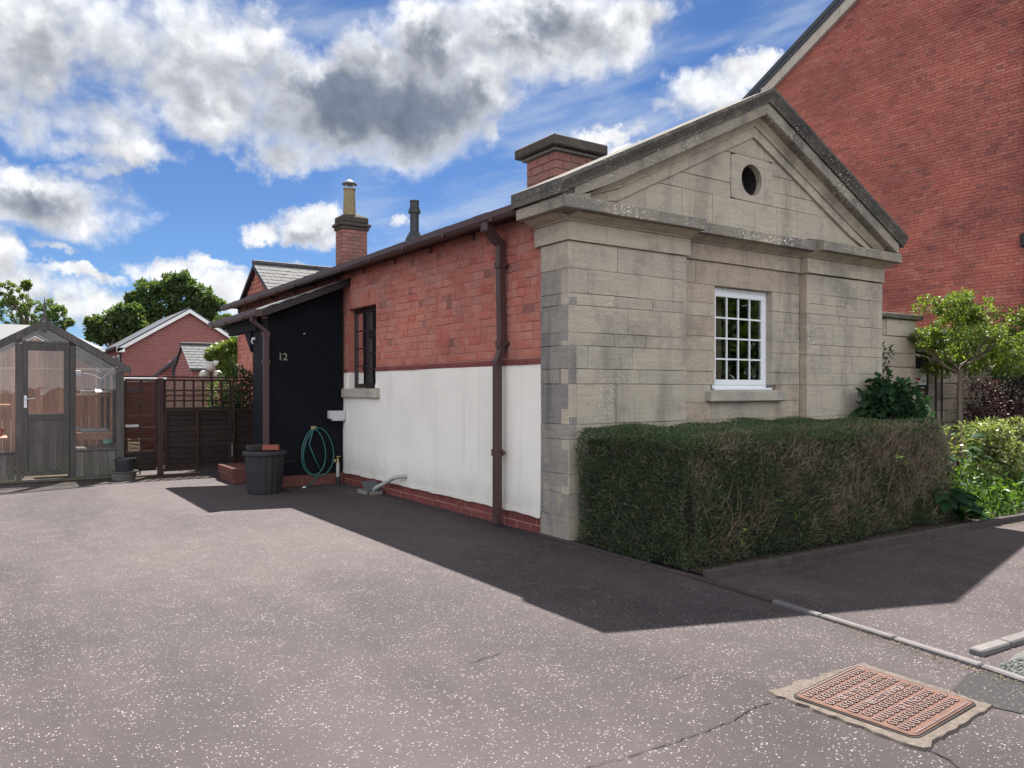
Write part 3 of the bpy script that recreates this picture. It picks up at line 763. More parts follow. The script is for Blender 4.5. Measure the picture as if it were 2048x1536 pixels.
# kerbs and edging: every stone on its own
def kerb_run(name, pts, ln, wd, hg, mats, label, group, zb=0.0):
    root = thing(name, label, 'kerb', (pts[0][0], pts[0][1], 0))
    seg_i = 0
    for (a, b) in zip(pts[:-1], pts[1:]):
        a, b = Vector((*a, 0)), Vector((*b, 0)); L = (b - a).length; n = max(1, round(L / ln)); d = (b - a).normalized()
        nr = Vector((-d.y, d.x, 0)); yaw = math.atan2(d.y, d.x)
        for i in range(n):
            c = a + d * (L * (i + .5) / n); l = L / n - 0.008
            m = mats(c) if callable(mats) else mats
            mb = MB().box((-l / 2, -wd / 2, -0.05), (l / 2, wd / 2, hg + random.uniform(-.003, .003)))
            me_o = mb.build('kerb_stone', m, root, bevel=0.008)
            me_o.location = Vector((c.x, c.y, (hg - 0.05) / 2)) - wloc(root)
            me_o.rotation_euler = (random.uniform(-.015, .015), random.uniform(-.008, .008), yaw + random.uniform(-.01, .01))
    return root
kerb_run('edging_strip', [(0.0, 0.45), (-0.06, -1.62), (-0.165, -2.79), (-0.215, -3.3), (-0.275, -3.80), (-0.335, -4.15), (-0.45, -4.9)], 0.42, 0.052, 0.022,
         lambda c: 'edging_red' if c.y > -2.4 else 'edging_pale', 'narrow edging line of worn bricks running from the lodge corner across the tarmac', None)
kerb_run('bed_kerb', [(-0.02, -1.70), (3.0, -1.755), (5.5, -1.84), (9.0, -1.9)], 0.9, 0.06, 0.065, 'kerb_stone', 'low dark kerb in front of the hedge and planting bed', None)
kerb_run('gravel_kerb', [(-0.10, -3.68), (0.5, -3.715), (2.6, -3.80)], 0.27, 0.075, 0.032, 'edging_pale', 'pale raised kerb beside the greenish gravel at the road edge', None)

# ================================================================== LODGE
LZ = [0.0, .236, .455, .638, .97, 1.113, 1.498, 1.643, 1.866, 1.99, 2.25, 2.365, 2.60, 2.857]
lodge = thing('lodge', 'small single-storey lodge with stone pediment front and red brick side wall', 'building', (0, 0, 0))
EV = 3.27      # eaves height

# --- cores (hidden rough masonry behind the facing)
core = MB()
core.box((0.06, 0.13, 0), (2.14, 0.40, 3.25)); core.box((3.16, 0.13, 0), (5.25, 0.40, 3.25))
core.box((2.14, 0.13, 0), (3.16, 0.40, 1.30)); core.box((2.14, 0.13, 2.62), (3.16, 0.40, 3.25))
core.box((5.0, 0.40, 0), (5.25, 11.7, 3.25))
core.box((0.06, 11.45, 0), (5.0, 11.7, 3.25))
core.build('wall_core', 'mortar_stone', lodge)
sc = MB()
sc.box((0.037, 0.40, 0), (0.40, 4.42, 3.25)); sc.box((0.037, 5.44, 0), (0.40, 11.45, 3.25))
sc.box((0.037, 4.42, 0), (0.40, 5.44, 1.40)); sc.box((0.037, 4.42, 2.66), (0.40, 5.44, 3.25))
sc.build('side_wall_core', 'mortar_side', lodge)
inn = MB()
inn.box((0.9, 0.95, 0.02), (0.95, 11.3, 3.2)); inn.box((0.95, 0.9, 0.02), (4.9, 0.95, 3.2))
inn.build('interior_wall', 'interior', lodge)
MB().box((0.41, 0.41, 3.15), (4.99, 11.44, 3.2)).build('ceiling', 'interior', lodge)

# --- ashlar front
def row(z0, z1, cuts, fn, mats, depth=0.11):
    for i, (a, b) in enumerate(zip(cuts[:-1], cuts[1:])):
        m = mats[i % len(mats)] if isinstance(mats, (list, tuple)) else mats
        block('stone', [(a, z0), (b, z0), (b, z1), (a, z1)], fn, m, lodge, depth)
cutsL = {12: [0, .62, 1.59], 11: [0, .24, .92, 1.59], 10: [0, .58, 1.1, 1.59], 9: [0, .76, 1.59], 8: [0, .58, 1.0, 1.59],
         7: [0, .24, .82, 1.59], 6: [0, .92, 1.59], 5: [0, .10, .60, 1.59], 4: [0, .5, 1.59], 3: [0, .7, 1.59], 2: [0, .4, 1.1, 1.59], 1: [0, .6, 1.59], 0: [0, .8, 1.59]}
for i in range(13):
    mats = 'stone_grey' if i > 10 else ['stone_lichen', 'stone_grey', 'stone_grey']
    if i in (5, 7): mats = ['stone_lichen', 'stone_lichen', 'stone_buff']
    row(LZ[i], LZ[i + 1], cutsL[i], FF(0), mats)
# side return of the left corner; the corner stones show a joint where they turn
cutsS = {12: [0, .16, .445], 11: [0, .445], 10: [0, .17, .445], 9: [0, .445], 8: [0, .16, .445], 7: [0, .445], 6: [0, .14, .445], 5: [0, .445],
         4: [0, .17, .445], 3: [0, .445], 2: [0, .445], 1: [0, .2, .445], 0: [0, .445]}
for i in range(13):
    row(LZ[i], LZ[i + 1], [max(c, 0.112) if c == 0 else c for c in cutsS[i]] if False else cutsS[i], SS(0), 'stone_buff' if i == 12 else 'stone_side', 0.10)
# right corner pilaster
RP = 3.674
rr = [(2.608, 2.849, [RP, 4.72, 5.31]), (2.25, 2.365, [RP, 4.34, 4.74, 5.31]), (1.99, 2.25, [RP, 4.21, 5.05, 5.31]),
      (1.866, 1.99, [RP, 4.34, 5.31]), (1.643, 1.866, [RP, 4.16, 4.60, 5.31]), (1.498, 1.643, [RP, 4.76, 5.31]), (1.113, 1.498, [RP, 4.40, 5.31])]
for z0, z1, c in rr: row(z0, z1, c, FF(0), 'stone_lichen' if z0 in (1.99, 1.866) else 'stone_grey')
for p in ([(RP, 2.49), (4.49, 2.49), (4.49, 2.608), (RP, 2.608)], [(RP, 2.365), (4.28, 2.365), (4.28, 2.49), (RP, 2.49)], [(4.28, 2.365), (4.49, 2.365), (4.49, 2.49), (4.28, 2.49)],
          [(4.49, 2.365), (5.02, 2.365), (5.02, 2.608), (4.49, 2.608)], [(5.02, 2.365), (5.31, 2.365), (5.31, 2.608), (5.02, 2.608)]):
    block('stone', p, FF(0), 'stone_grey', lodge)
for i in range(5): row(LZ[i], LZ[i + 1], [RP, 4.3 + .2 * (i % 2), 5.31], FF(0), 'stone_grey')
for i in range(13): block('stone', [(0, LZ[i]), (0.10, LZ[i]), (0.10, LZ[i + 1]), (0, LZ[i + 1])], (lambda a, z, d: (RP - d, a, z)), 'stone_pink', lodge, 0.06)
for i in range(13): block('stone', [(0, LZ[i]), (0.45, LZ[i]), (0.45, LZ[i + 1]), (0, LZ[i + 1])], (lambda a, z, d: (5.31 + d, a, z)), 'stone_grey', lodge, 0.06)
for i in range(13): block('stone', [(0, LZ[i]), (0.10, LZ[i]), (0.10, LZ[i + 1]), (0, LZ[i + 1])], (lambda a, z, d: (1.593 + d, a, z)), 'stone_grey', lodge, 0.06)
MB().box((5.25, 0.45, 0), (5.30, 11.7, 3.2)).build('far_side_wall', 'brick_side', lodge)
# recessed middle bay with the window opening
CB = FF(0.10); WL0, WL1 = 2.15, 3.15
row(2.60, 2.857, [1.60, 1.84, RP - .005], CB, 'stone_pink', 0.14)
zl = [2.60, 2.40, 2.25, 2.03, 1.876, 1.643, 1.498, 1.305]
for z1, z0 in zip(zl[:-1], zl[1:]):
    block('stone', [(1.60, z0), (WL0 - (.07 if z0 < 1.4 else 0), z0), (WL0 - (.07 if z0 < 1.4 else 0), z1), (1.60, z1)], CB, 'stone_pink' if random.random() < .6 else 'stone_grey', lodge, 0.24)
zr = [2.60, 2.37, 2.25, 2.01, 1.876, 1.643, 1.498, 1.305]
for z1, z0 in zip(zr[:-1], zr[1:]):
    e = .07 if z0 < 1.4 else 0
    block('stone', [(WL1 + e, z0), (RP - .005, z0), (RP - .005, z1), (WL1 + e, z1)], CB, 'stone_pink' if random.random() < .6 else 'stone_grey', lodge, 0.24)
row(1.113, 1.305, [1.60, 2.08, 3.0, RP - .005], CB, ['stone_pink', 'stone_grey', 'stone_pink'])
for i in range(5): row(LZ[i], LZ[i + 1], [1.60, 2.1 + .3 * (i % 2), 3.0, RP - .005], CB, 'stone_pink')
MB().box((2.0, 0.01, 1.31), (3.30, 0.26, 1.435)).build('window_sill', 'concrete', lodge, bevel=0.012)

# white window: frame > panes
def window(name, parent, fn, a0, a1, z0, z1, fw, cols, rows, frame_mat, bar, dep=0.05, label=None):
    w = MB()
    for (p, q, r, s) in ((a0, a1, z0, z0 + fw), (a0, a1, z1 - fw, z1), (a0, a0 + fw, z0 + fw, z1 - fw), (a1 - fw, a1, z0 + fw, z1 - fw)):
        w.prism([(p, r), (q, r), (q, s), (p, s)], fn, -dep, 0)
    f = w.build(name, frame_mat, parent, bevel=0.006)
    if label: f['label'] = label
    A = a0 + fw; B = a1 - fw; C_ = z0 + fw; D = z1 - fw
    for i in range(1, cols):
        x = A + (B - A) * i / cols
        MB().prism([(x - bar, C_), (x + bar, C_), (x + bar, D), (x - bar, D)], fn, -0.035, -0.014).build('glazing_bar', frame_mat, f)
    for j in range(1, rows):
        z = C_ + (D - C_) * j / rows
        MB().prism([(A, z - bar), (B, z - bar), (B, z + bar), (A, z + bar)], fn, -0.0365, -0.0125).build('glazing_bar', frame_mat, f)
    for i in range(cols):
        for j in range(rows):
            p, q = A + (B - A) * i / cols, A + (B - A) * (i + 1) / cols
            r, s = C_ + (D - C_) * j / rows, C_ + (D - C_) * (j + 1) / rows
            tl = random.uniform(-.0015, .0015)
            V = [fn(p, r, -.026 + tl), fn(q, r, -.026 - tl), fn(q, s, -.026 - tl), fn(p, s, -.026 + tl)]
            MB().add(V, [(0, 1, 2, 3)]).build('pane', 'glass_dark', f)
    return f
fm = MB()
for (p, q, r, s) in ((WL0, WL1, 1.452, 1.50), (WL0, WL1, 2.55, 2.60), (WL0, WL0 + .045, 1.50, 2.55), (WL1 - .045, WL1, 1.50, 2.55)):
    fm.box((p, 0.185, r), (q, 0.26, s))
fm.build('window_frame', 'white_upvc', lodge, bevel=0.005)
window('window', lodge, FF(0.172), WL0 + .040, WL1 - .040, 1.495, 2.556, 0.062, 4, 4, 'white_upvc', 0.0095)
MB().box((WL0 - .0, 0.10, 1.437), (WL1 + .0, 0.20, 1.462)).build('window_board', 'white_upvc', lodge, bevel=0.005)
MB().box((2.45, .165, 2.572), (2.85, .184, 2.590)).build('trickle_vent', 'white_upvc', lodge, bevel=0.003)
MB().box((2.62, 0.55, 1.3), (2.78, 0.58, 2.7)).build('curtain', 'curtain', lodge)

# --- entablature: frieze band, cove, corona - with breaks over the pilasters
def band_run(prof, x0, x1, toff, name, mat, step, x_l=None):
    """profile points (out, z) pushed along X; each stone its own piece"""
    n = max(1, round((x1 - x0) / step)); cuts = [x0 + (x1 - x0) * i / n for i in range(n + 1)]
    for i in range(1, n): cuts[i] += random.uniform(-.12, .12) * step
    for a, b in zip(cuts[:-1], cuts[1:]):
        V = []; k = len(prof); ja = random.uniform(-.002, .002)
        for x in (a + .0015, b - .0015):
            for (o, z) in prof: V.append((x, toff - o + ja, z + ja))
        F = [tuple(range(k)), tuple(range(k, 2 * k))[::-1]] + [(i2, k + i2, k + (i2 + 1) % k, (i2 + 1) % k) for i2 in range(k)]
        MB().add(V, F).build(name, mat, lodge)
def band_side(prof, y0, y1, ooff, name, mat, step):
    n = max(1, round((y1 - y0) / step)); cuts = [y0 + (y1 - y0) * i / n for i in range(n + 1)]
    for a, b in zip(cuts[:-1], cuts[1:]):
        V = []; k = len(prof)
        for y in (a + .0015, b - .0015):
            for (o, z) in prof: V.append((ooff - o, y, z))
        F = [tuple(range(k)), tuple(range(k, 2 * k))[::-1]] + [(i2, k + i2, k + (i2 + 1) % k, (i2 + 1) % k) for i2 in range(k)]
        MB().add(V, F).build(name, mat, lodge)
FRZ = [(-.1, 2.86), (.03, 2.86), (.03, 3.035), (-.1, 3.035)]
COVE = [(-.1, 3.038), (.045, 3.038), (.055, 3.05), (.085, 3.06), (.13, 3.08), (.175, 3.094), (-.1, 3.094)]
CORONA = [(-.12, 3.097), (.225, 3.097), (.245, 3.102), (.25, 3.20), (.24, 3.212), (.05, 3.262), (-.12, 3.265)]
def crop(prof, o): return [(max(p[0], o) if p[0] < 0 else p[0], p[1]) for p in prof]
for (x0, x1, off) in ((-.03, 1.62, 0.0), (1.62, RP - .03, 0.10), (RP - .03, 5.31, 0.0)):
    m = 'stone_buff' if off == 0 else 'stone_pink'
    band_run(FRZ, x0 if off == 0 else x0, x1, off, 'frieze_stone', m, 0.62 if off == 0 else 0.7)
    band_run(COVE, x0 - (.0 if off else .0), x1, off, 'cove_stone', 'stone_buff', 0.9)
    band_run(CORONA, x0 - (.215 if x0 < 0 else 0), x1 + (.03 if x1 > 5 else 0), off, 'corona_stone', 'stone_cornice', 0.6)
# returns along the brick side
band_side([(-.0, 2.86), (.03, 2.86), (.03, 3.035), (-.0, 3.035)], 0.0, 0.505, -.001, 'frieze_stone', 'stone_buff', 0.5)
band_side([(-.0, 3.038), (.045, 3.038), (.055, 3.05), (.085, 3.06), (.13, 3.08), (.175, 3.094), (0, 3.094)], -.04, 0.505, -.001, 'cove_stone', 'stone_buff', 0.6)
band_side([(.0, 3.097), (.225, 3.097), (.245, 3.102), (.252, 3.20), (.0, 3.206)], -.228, 0.51, -.002, 'corona_stone', 'stone_cornice', 0.4)
band_side([(.0, 3.207), (.235, 3.207), (.24, 3.225), (.265, 3.25), (.285, 3.285), (.285, 3.325), (.0, 3.345)], -.205, 0.50, -.002, 'cornice_stone', 'stone_top', 0.42)

# --- raking cornice
AP, TOPZ, SLP = 2.655, 4.785, 0.4872
def ztop(x): return TOPZ - SLP * abs(x - AP)
TOPP = [(-.55, 0), (.30, 0), (.305, -.035), (.28, -.07), (.25, -.115), (.245, -.14), (-.55, -.14)]
CORP = [(-.2, -.142), (.218, -.142), (.22, -.15), (.212, -.265), (.19, -.275), (-.2, -.275)]
BEDP = [(-.2, -.277), (.11, -.277), (.095, -.30), (.06, -.335), (.05, -.36), (.046, -.362), (-.2, -.362)]
BNDP = [(-.2, -.364), (.03, -.364), (.03, -.475), (-.2, -.475)]
def rake(prof, name, mat, xs, y0=0.0, floor=None):
    for a, b in zip(xs[:-1], xs[1:]):
        V = []; k = len(prof)
        for x in (a + .0015, b - .0015):
            for (o, dz) in prof:
                z = ztop(x) + dz
                V.append((x, y0 - o, z if floor is None else max(z, floor)))
        F = [tuple(range(k)), tuple(range(k, 2 * k))[::-1]] + [(i, k + i, k + (i + 1) % k, (i + 1) % k) for i in range(k)]
        MB().add(V, F).build(name, mat, lodge)
def cuts(a, b, n, j=0.08):
    c = [a + (b - a) * i / n for i in range(n + 1)]
    return [x if i in (0, n) else x + random.uniform(-j, j) for i, x in enumerate(c)]
rake(TOPP, 'cornice_stone', 'stone_top', cuts(-.285, AP, 4)); rake(TOPP, 'cornice_stone', 'stone_top', cuts(AP, 5.40, 4))
rake(CORP, 'corona_stone', 'stone_cornice', cuts(-.10, AP, 5), 0, 3.213); rake(CORP, 'corona_stone', 'stone_cornice', cuts(AP, 5.33, 5), 0, 3.213)
rake(BEDP, 'bed_mould_stone', 'stone_buff', cuts(-0.02, AP, 4), 0, 3.215); rake(BEDP, 'bed_mould_stone', 'stone_buff', cuts(AP, 5.18, 4), 0, 3.215)
rake(BNDP, 'raking_band_stone', 'stone_buff', cuts(-0.02, AP, 5), 0, 3.216); rake(BNDP, 'raking_band_stone', 'stone_buff', cuts(AP, 5.05, 5), 0, 3.216)

MB().prism([(-.225, 3.205), (.10, 3.205), (.10, ztop(.10) - .27), (-.225, 3.215)], FF(0), -.1, .205).build('corona_stone', 'stone_cornice', lodge)
# --- tympanum stones, clipped to the pediment; round opening
TB = 3.24
def tymp(poly, mat='stone_grey'):
    for s in (1, -1):      # below the raking band
        poly = clip(poly, -s * SLP * -1 if False else s * SLP, 1, TOPZ - 0.455 + s * SLP * AP)
        if len(poly) < 3: return
    block('stone', poly, FF(0.005), mat, lodge, 0.10)
R1, R2, R3 = 3.575, 3.742, 4.085
def tr(z0, z1, xs, mats='stone_grey'):
    for i, (a, b) in enumerate(zip(xs[:-1], xs[1:])):
        tymp([(a, z0), (b, z0), (b, z1), (a, z1)], mats[i % len(mats)] if isinstance(mats, (list, tuple)) else mats)
OX0, OX1 = 2.30, 3.02; OCX, OCZ, OR = 2.655, 3.825, 0.178
tr(TB, R1, [-.2, 1.0, 1.53, 2.005, 2.70, 3.10, 3.48, 4.12, 5.6], ['stone_grey', 'stone_grey', 'stone_buff', 'stone_lichen', 'stone_lichen', 'stone_buff', 'stone_grey', 'stone_buff'])
tr(R1, R2, [0, 1.25, 1.75, OX0], 'stone_grey'); tr(R1, R2, [OX1, 3.75, 5.5], 'stone_buff')
tr(R2, R3, [0.5, OX0], 'stone_buff'); tr(R2, R2 + .19, [OX1, 3.36, 5.3], 'stone_buff'); tr(R2 + .19, R3, [OX1, 5.0], 'stone_grey')
tr(R3, 4.9, [1.2, OX0 + .58, 4.0], 'stone_buff')
def ring_block():
    k = 32; V = []; F = []
    for d in (0.004, -0.09):
        for i in range(k):
            t = 2 * math.pi * i / k; V.append((OCX + OR * math.cos(t), 0.005 - d, OCZ + OR * math.sin(t)))
        for i in range(k):
            t = 2 * math.pi * i / k; c, s = math.cos(t), math.sin(t)
            hx = (OX1 - .004 - OCX) if c > 0 else (OCX - OX0 - .004); hz = (R3 - .004 - OCZ) if s > 0 else (OCZ - R1 - .004)
            f = min(hx / abs(c) if abs(c) > 1e-6 else 9, hz / abs(s) if abs(s) > 1e-6 else 9)
            V.append((OCX + c * f, 0.005 - d, OCZ + s * f))
    for i in range(k):
        j = (i + 1) % k
        F.append((i, k + i, k + j, j)); F.append((i, j, 2 * k + j, 2 * k + i)); F.append((k + i, 3 * k + i, 3 * k + j, k + j))
    MB().add(V, F).build('oculus_stone', 'stone_grey', lodge)
ring_block()
oc = MB(); k = 32; V = []; F = []
for r, y in ((OR - .012, 0.07), (OR - .012, 0.24)):
    for i in range(k):
        t = 2 * math.pi * i / k; V.append((OCX + r * math.cos(t), y, OCZ + r * math.sin(t)))
F = [(i, k + i, k + (i + 1) % k, (i + 1) % k) for i in range(k)] + [tuple(range(k, 2 * k))]
oc.add(V, F); oc.build('oculus_recess', 'iron_dark', lodge, smooth=False)
MB().prism([(-.05, 3.2), (5.35, 3.2), (2.655, 4.42)], FF(0.15), -0.15, -.10).build('tympanum_core', 'mortar_stone', lodge)

# --- brick side wall
def side_int(zc):
    iv = [(0.452, 4.42), (5.44, 5.58)]
    if zc < 1.77: iv = []
    elif zc > 2.66: iv = [(0.512 if zc > 2.86 else .452, 5.58)]
    if zc > 2.98: iv = [(iv[0][0], 6.9)]
    return iv
far_int = lambda z: [(6.9, 11.72)] if (z > 0.3) else []
soldier = lambda r: 2.66 < (r[2] + r[3]) / 2 < 2.93 and 4.36 < (r[0] + r[1]) / 2 < 5.5
rects = [r for r in lay(1.775, 3.245, 0.0905, side_int, 0.228, 0.009, 'mixed') if not soldier(r)]
for i in range(10): rects.append((4.36 + i * .113, 4.36 + i * .113 + .101, 2.662, 2.885))
rects2 = lay(0.0, 0.168, 0.084, lambda z: [(0.45, 5.56)], 0.228, 0.010, 'stretcher')
allr = rects + lay(0.31, 3.245, 0.0905, far_int, 0.228, 0.010, 'mixed')
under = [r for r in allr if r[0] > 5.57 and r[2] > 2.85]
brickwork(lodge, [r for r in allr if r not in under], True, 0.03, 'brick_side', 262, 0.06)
brickwork(lodge, under, True, 0.03, 'brick_dark', 0, 0.06, rest='eaves_brickwork')  # strip under the main gutter gets a darker brown brick colour
brickwork(lodge, rects2, True, 0.032, 'red_paint', 38, 0.06, 'brick', 'plinth_brickwork')
for i in range(2): MB().box((0.024, 6.4 + 2.4 * i, 0), (0.04, 6.9 + 2.4 * i, .3)).build('plinth', 'red_paint', lodge)
# chamfered string course
for i in range(17):
    a = 0.455 + i * .2335; b = min(a + .226, 4.40)
    if b - a < .05: continue
    pr = [(-.02, 1.700), (.025, 1.700), (.025, 1.735), (-.02, 1.772)]
    V = [(0.03 - o, y, z) for y in (a, b) for o, z in pr]
    MB().add(V, [(0, 1, 2, 3), (7, 6, 5, 4)] + [(i2, 4 + i2, 4 + (i2 + 1) % 4, (i2 + 1) % 4) for i2 in range(4)]).build('string_brick', 'red_paint', lodge)
pr = [(-.02, 1.700), (.025, 1.700), (.025, 1.735), (-.02, 1.772)]
V = [(0.03 - o, y, z) for y in (5.45, 5.575) for o, z in pr]
MB().add(V, [(0, 1, 2, 3), (7, 6, 5, 4)] + [(i2, 4 + i2, 4 + (i2 + 1) % 4, (i2 + 1) % 4) for i2 in range(4)]).build('string_brick', 'red_paint', lodge)
# white rendered dado: a finely gridded sheet with a bell-mouth drip and uneven face
def render_panel(y0, y1, z0, z1, name='render_panel'):
    ny, nz = max(2, int((y1 - y0) / .06)), max(2, int((z1 - z0) / .06)); V = []; F = []
    for j in range(nz + 1):
        for i in range(ny + 1):
            y = y0 + (y1 - y0) * i / ny; z = z0 + (z1 - z0) * j / nz
            d = 0.006 * math.sin(y * 2.3 + z * 1.7) + 0.004 * math.sin(y * 5.1 - z * 3.3)
            zz = z + (0.006 * math.sin(y * 9) + .004 * math.sin(y * 23) if j == 0 else 0)
            bell = 0.016 * max(0, 1 - (z - z0) / .07)
            V.append((0.012 - d - bell, y, zz))
    n = len(V)
    for j in range(nz):
        for i in range(ny):
            a = j * (ny + 1) + i; F.append((a, a + ny + 1, a + ny + 2, a + 1))
    V += [(0.041, y0, z0), (0.041, y1, z0), (0.041, y1, z1), (0.041, y0, z1)]
    bot = list(range(ny + 1)); F.append(tuple(bot) + (n + 1, n))
    F.append(tuple(range(0, n, ny + 1)) + (n + 3, n)); F.append(tuple(range(ny, n, ny + 1)) + (n + 2, n + 1))
    MB().add(V, F).build(name, 'render', lodge, smooth=False)
render_panel(0.452, 4.30, 0.175, 1.698); render_panel(4.30, 5.47, 0.172, 1.32); render_panel(4.30, 4.40, 1.461, 1.698)
render_panel(5.45, 5.575, 0.17, 1.698)
MB().box((-.055, 4.26, 1.32), (.2, 5.52, 1.457)).build('window_sill', 'concrete', lodge, bevel=0.012)
for y, z0, z1, m in ((4.415, 1.46, 2.66, 'brick_side'), (5.445, 1.46, 1.70, 'render'), (5.445, 1.702, 2.66, 'brick_side')): MB().box((0.0335, y - .012, z0), (0.30, y + .012, z1)).build('window_reveal', m, lodge)
# dark casement window in the side wall
fs = SS(0.125)
w1 = window('window', lodge, fs, 4.93, 5.43, 1.475, 2.645, 0.055, 1, 4, 'dark_frame', 0.009)
w2 = window('window', lodge, fs, 4.43, 4.93, 1.475, 2.26, 0.055, 1, 3, 'dark_frame', 0.009)
w3 = window('window', lodge, fs, 4.43, 4.93, 2.262, 2.645, 0.055, 1, 1, 'dark_frame', 0.009)
MB().box((0.52, 4.75, 1.3), (0.54, 5.05, 2.7)).build('curtain', 'curtain', lodge)
MB().box((0.52, 5.75, 1.3), (0.54, 6.0, 2.7)).build('curtain', 'curtain', lodge)

# --- roof with slates (the eaves course piece by piece)
PITCH = math.tan(R(20.5)); 
def zr_(x): return 3.285 + (x + .19) * PITCH if x < AP else 3.285 + (2 * AP - x + .19) * PITCH
RX0 = -0.232
rf = MB()
for y0, y1 in ((0.02, 11.82),):
    V = [(RX0 + .02, y0, zr_(RX0) - .03), (AP, y0, zr_(AP) - .03), (2 * AP + .12, y0, zr_(RX0) - .03),
         (RX0 + .02, y1, zr_(RX0) - .03), (AP, y1, zr_(AP) - .03), (2 * AP + .12, y1, zr_(RX0) - .03)]
    V += [(x, y, z - .05) for x, y, z in V]
    rf.add(V, [(0, 1, 4, 3), (1, 2, 5, 4), (6, 9, 10, 7), (7, 10, 11, 8), (0, 3, 9, 6), (2, 8, 11, 5), (0, 6, 7, 1), (1, 7, 8, 2), (3, 4, 10, 9), (4, 5, 11, 10)])
roof = rf.build('roof', 'slate_dark', lodge)
def slate(mb, x, y, w, l, lift, th=0.009):
    """slate with its tail at x, running up the left slope"""
    s = PITCH; x1 = x + l
    V = []
    for dz in (0, -th):
        V += [(x, y, zr_(x) + lift + dz), (x, y + w, zr_(x) + lift + dz + random.uniform(-.002, .002)), (x1, y + w, zr_(x1) + .004 + dz), (x1, y, zr_(x1) + .004 + dz)]
    return mb.add(V, [(0, 1, 2, 3), (7, 6, 5, 4), (0, 4, 5, 1), (1, 5, 6, 2), (2, 6, 7, 3), (3, 7, 4, 0)])
y = 0.52
while y < 11.75:
    slate(MB(), RX0 + random.uniform(-.012, .012), y, .272, .34, .018 + random.uniform(-.003, .006)).build('slate', 'slate', roof); y += .28
mb = MB()
for r_ in range(1, 14):
    y = 0.52 - (.14 if r_ % 2 else 0)
    while y < 11.75:
        slate(mb, RX0 + r_ * .19 + random.uniform(-.006, .006), max(y, .5), .272, .30, .016 + random.uniform(-.002, .003)); y += .28
tag(mb.build('slate_courses', 'slate', roof), kind='stuff')
MB().tube([(AP, 0.1, zr_(AP) + .02), (AP, 11.8, zr_(AP) + .02)], 0.07, 8).build('ridge_tile', 'slate', roof)

# --- cross gable over the far end
CG0, CG1, CGA, CGZ = 9.12, 11.32, 10.24, 3.985
xr = 3.6
gz = lambda y: CGZ - abs(y - CGA) * (CGZ - 3.30) / 1.10
bw = [r for r in lay(3.245, 3.93, 0.0905, lambda z: [(CGA - (CGZ - .07 - z) / .622, CGA + (CGZ - .07 - z) / .622)], 0.228, 0.011)]
brickwork(lodge, bw, True, 0.031, 'brick_side', 0, 0.06, rest='gable_brickwork')
MB().prism([(CG0, 3.24), (CG1, 3.24), (CGA, CGZ - .03)], SS(0.05), -.2, 0).build('gable_core', 'mortar_side', lodge)
MB().lathe([(0.001, 0), (.06, 0)], (0, 0, 0), 16) if False else None
g = MB()
for s in (-1, 1):
    ye = CGA + s * 1.19; V = [(-.05, CGA, CGZ + .02), (xr, CGA, CGZ + .02), (xr, ye, gz(ye) + .02), (-.05, ye, gz(ye) + .02)]
    V += [(x, y, z - .05) for x, y, z in V]
    g.add(V, [(0, 1, 2, 3), (7, 6, 5, 4), (0, 4, 5, 1), (1, 5, 6, 2), (2, 6, 7, 3), (3, 7, 4, 0)])
cross = g.build('cross_roof', 'slate_dark', lodge)
mb = MB(); sl_ = (CGZ - 3.30) / 1.10
for r_ in range(9):
    x = -.06 - (.1 if r_ % 2 else 0); ye = CGA - 1.20 + r_ * .135
    while x < xr:
        y1 = min(ye + .2, CGA); z0, z1 = gz(ye) + .034 + random.uniform(0, .006), gz(y1) + .026
        x0, x1 = max(x, -.06), x + .193
        V = [(x0, ye, z0), (x1, ye, z0 + random.uniform(-.003, .003)), (x1, y1, z1), (x0, y1, z1)]; V += [(a, b, c - .012) for a, b, c in V]
        mb.add(V, [(0, 1, 2, 3), (7, 6, 5, 4), (0, 4, 5, 1), (1, 5, 6, 2), (3, 7, 4, 0)]); x += .2
tag(mb.build('slate_courses', 'slate', cross), kind='stuff')
for i in range(8):
    MB().tube([(-.06 + i * .45, CGA, CGZ + .04), (.38 + i * .45, CGA, CGZ + .04)], 0.055, 8).build('ridge_tile', 'slate', cross)
for s in (-1, 1):
    MB().add([(-.055, CGA, CGZ + .0), (-.055, CGA + s * 1.2, gz(CGA + s * 1.2)), (-.055, CGA + s * 1.2, gz(CGA + s * 1.2) - .07), (-.055, CGA, CGZ - .07),
              (.02, CGA, CGZ + .0), (.02, CGA + s * 1.2, gz(CGA + s * 1.2)), (.02, CGA + s * 1.2, gz(CGA + s * 1.2) - .07), (.02, CGA, CGZ - .07)],
             [(0, 1, 2, 3), (7, 6, 5, 4), (0, 4, 5, 1), (2, 6, 7, 3), (1, 5, 6, 2)]).build('verge_board', 'dark_frame', cross)

# --- gutter, brackets, downpipes
def gutter(y0, y1, x, z, parent, mat='brown_pvc', w=.055, name='gutter'):
    prof = [(-w, .045), (-w, -.015), (-w * .55, -.05), (w * .55, -.05), (w, -.015), (w, .045), (w - .006, .045), (w - .008, -.01), (w * .5, -.042), (-w * .5, -.042), (-w + .008, -.01), (-w + .006, .045)]
    k = len(prof); V = [(x + a, y, z + b + (y - y0) * 0.0) for y in (y0, y1) for a, b in prof]
    F = [(i, k + i, k + (i + 1) % k, (i + 1) % k) for i in range(k)] + [tuple(range(6)) , tuple(range(k, k + 6))[::-1]]
    return MB().add(V, F).build(name, mat, parent)
gut = gutter(0.53, 12.0, -.212, 3.225, lodge)
for y in [0.95 + 1.02 * i for i in range(11)]:
    MB().box((-.273, y - .02, 3.168), (-.151, y + .02, 3.272)).build('gutter_joint', 'brown_pvc', gut, bevel=.006)
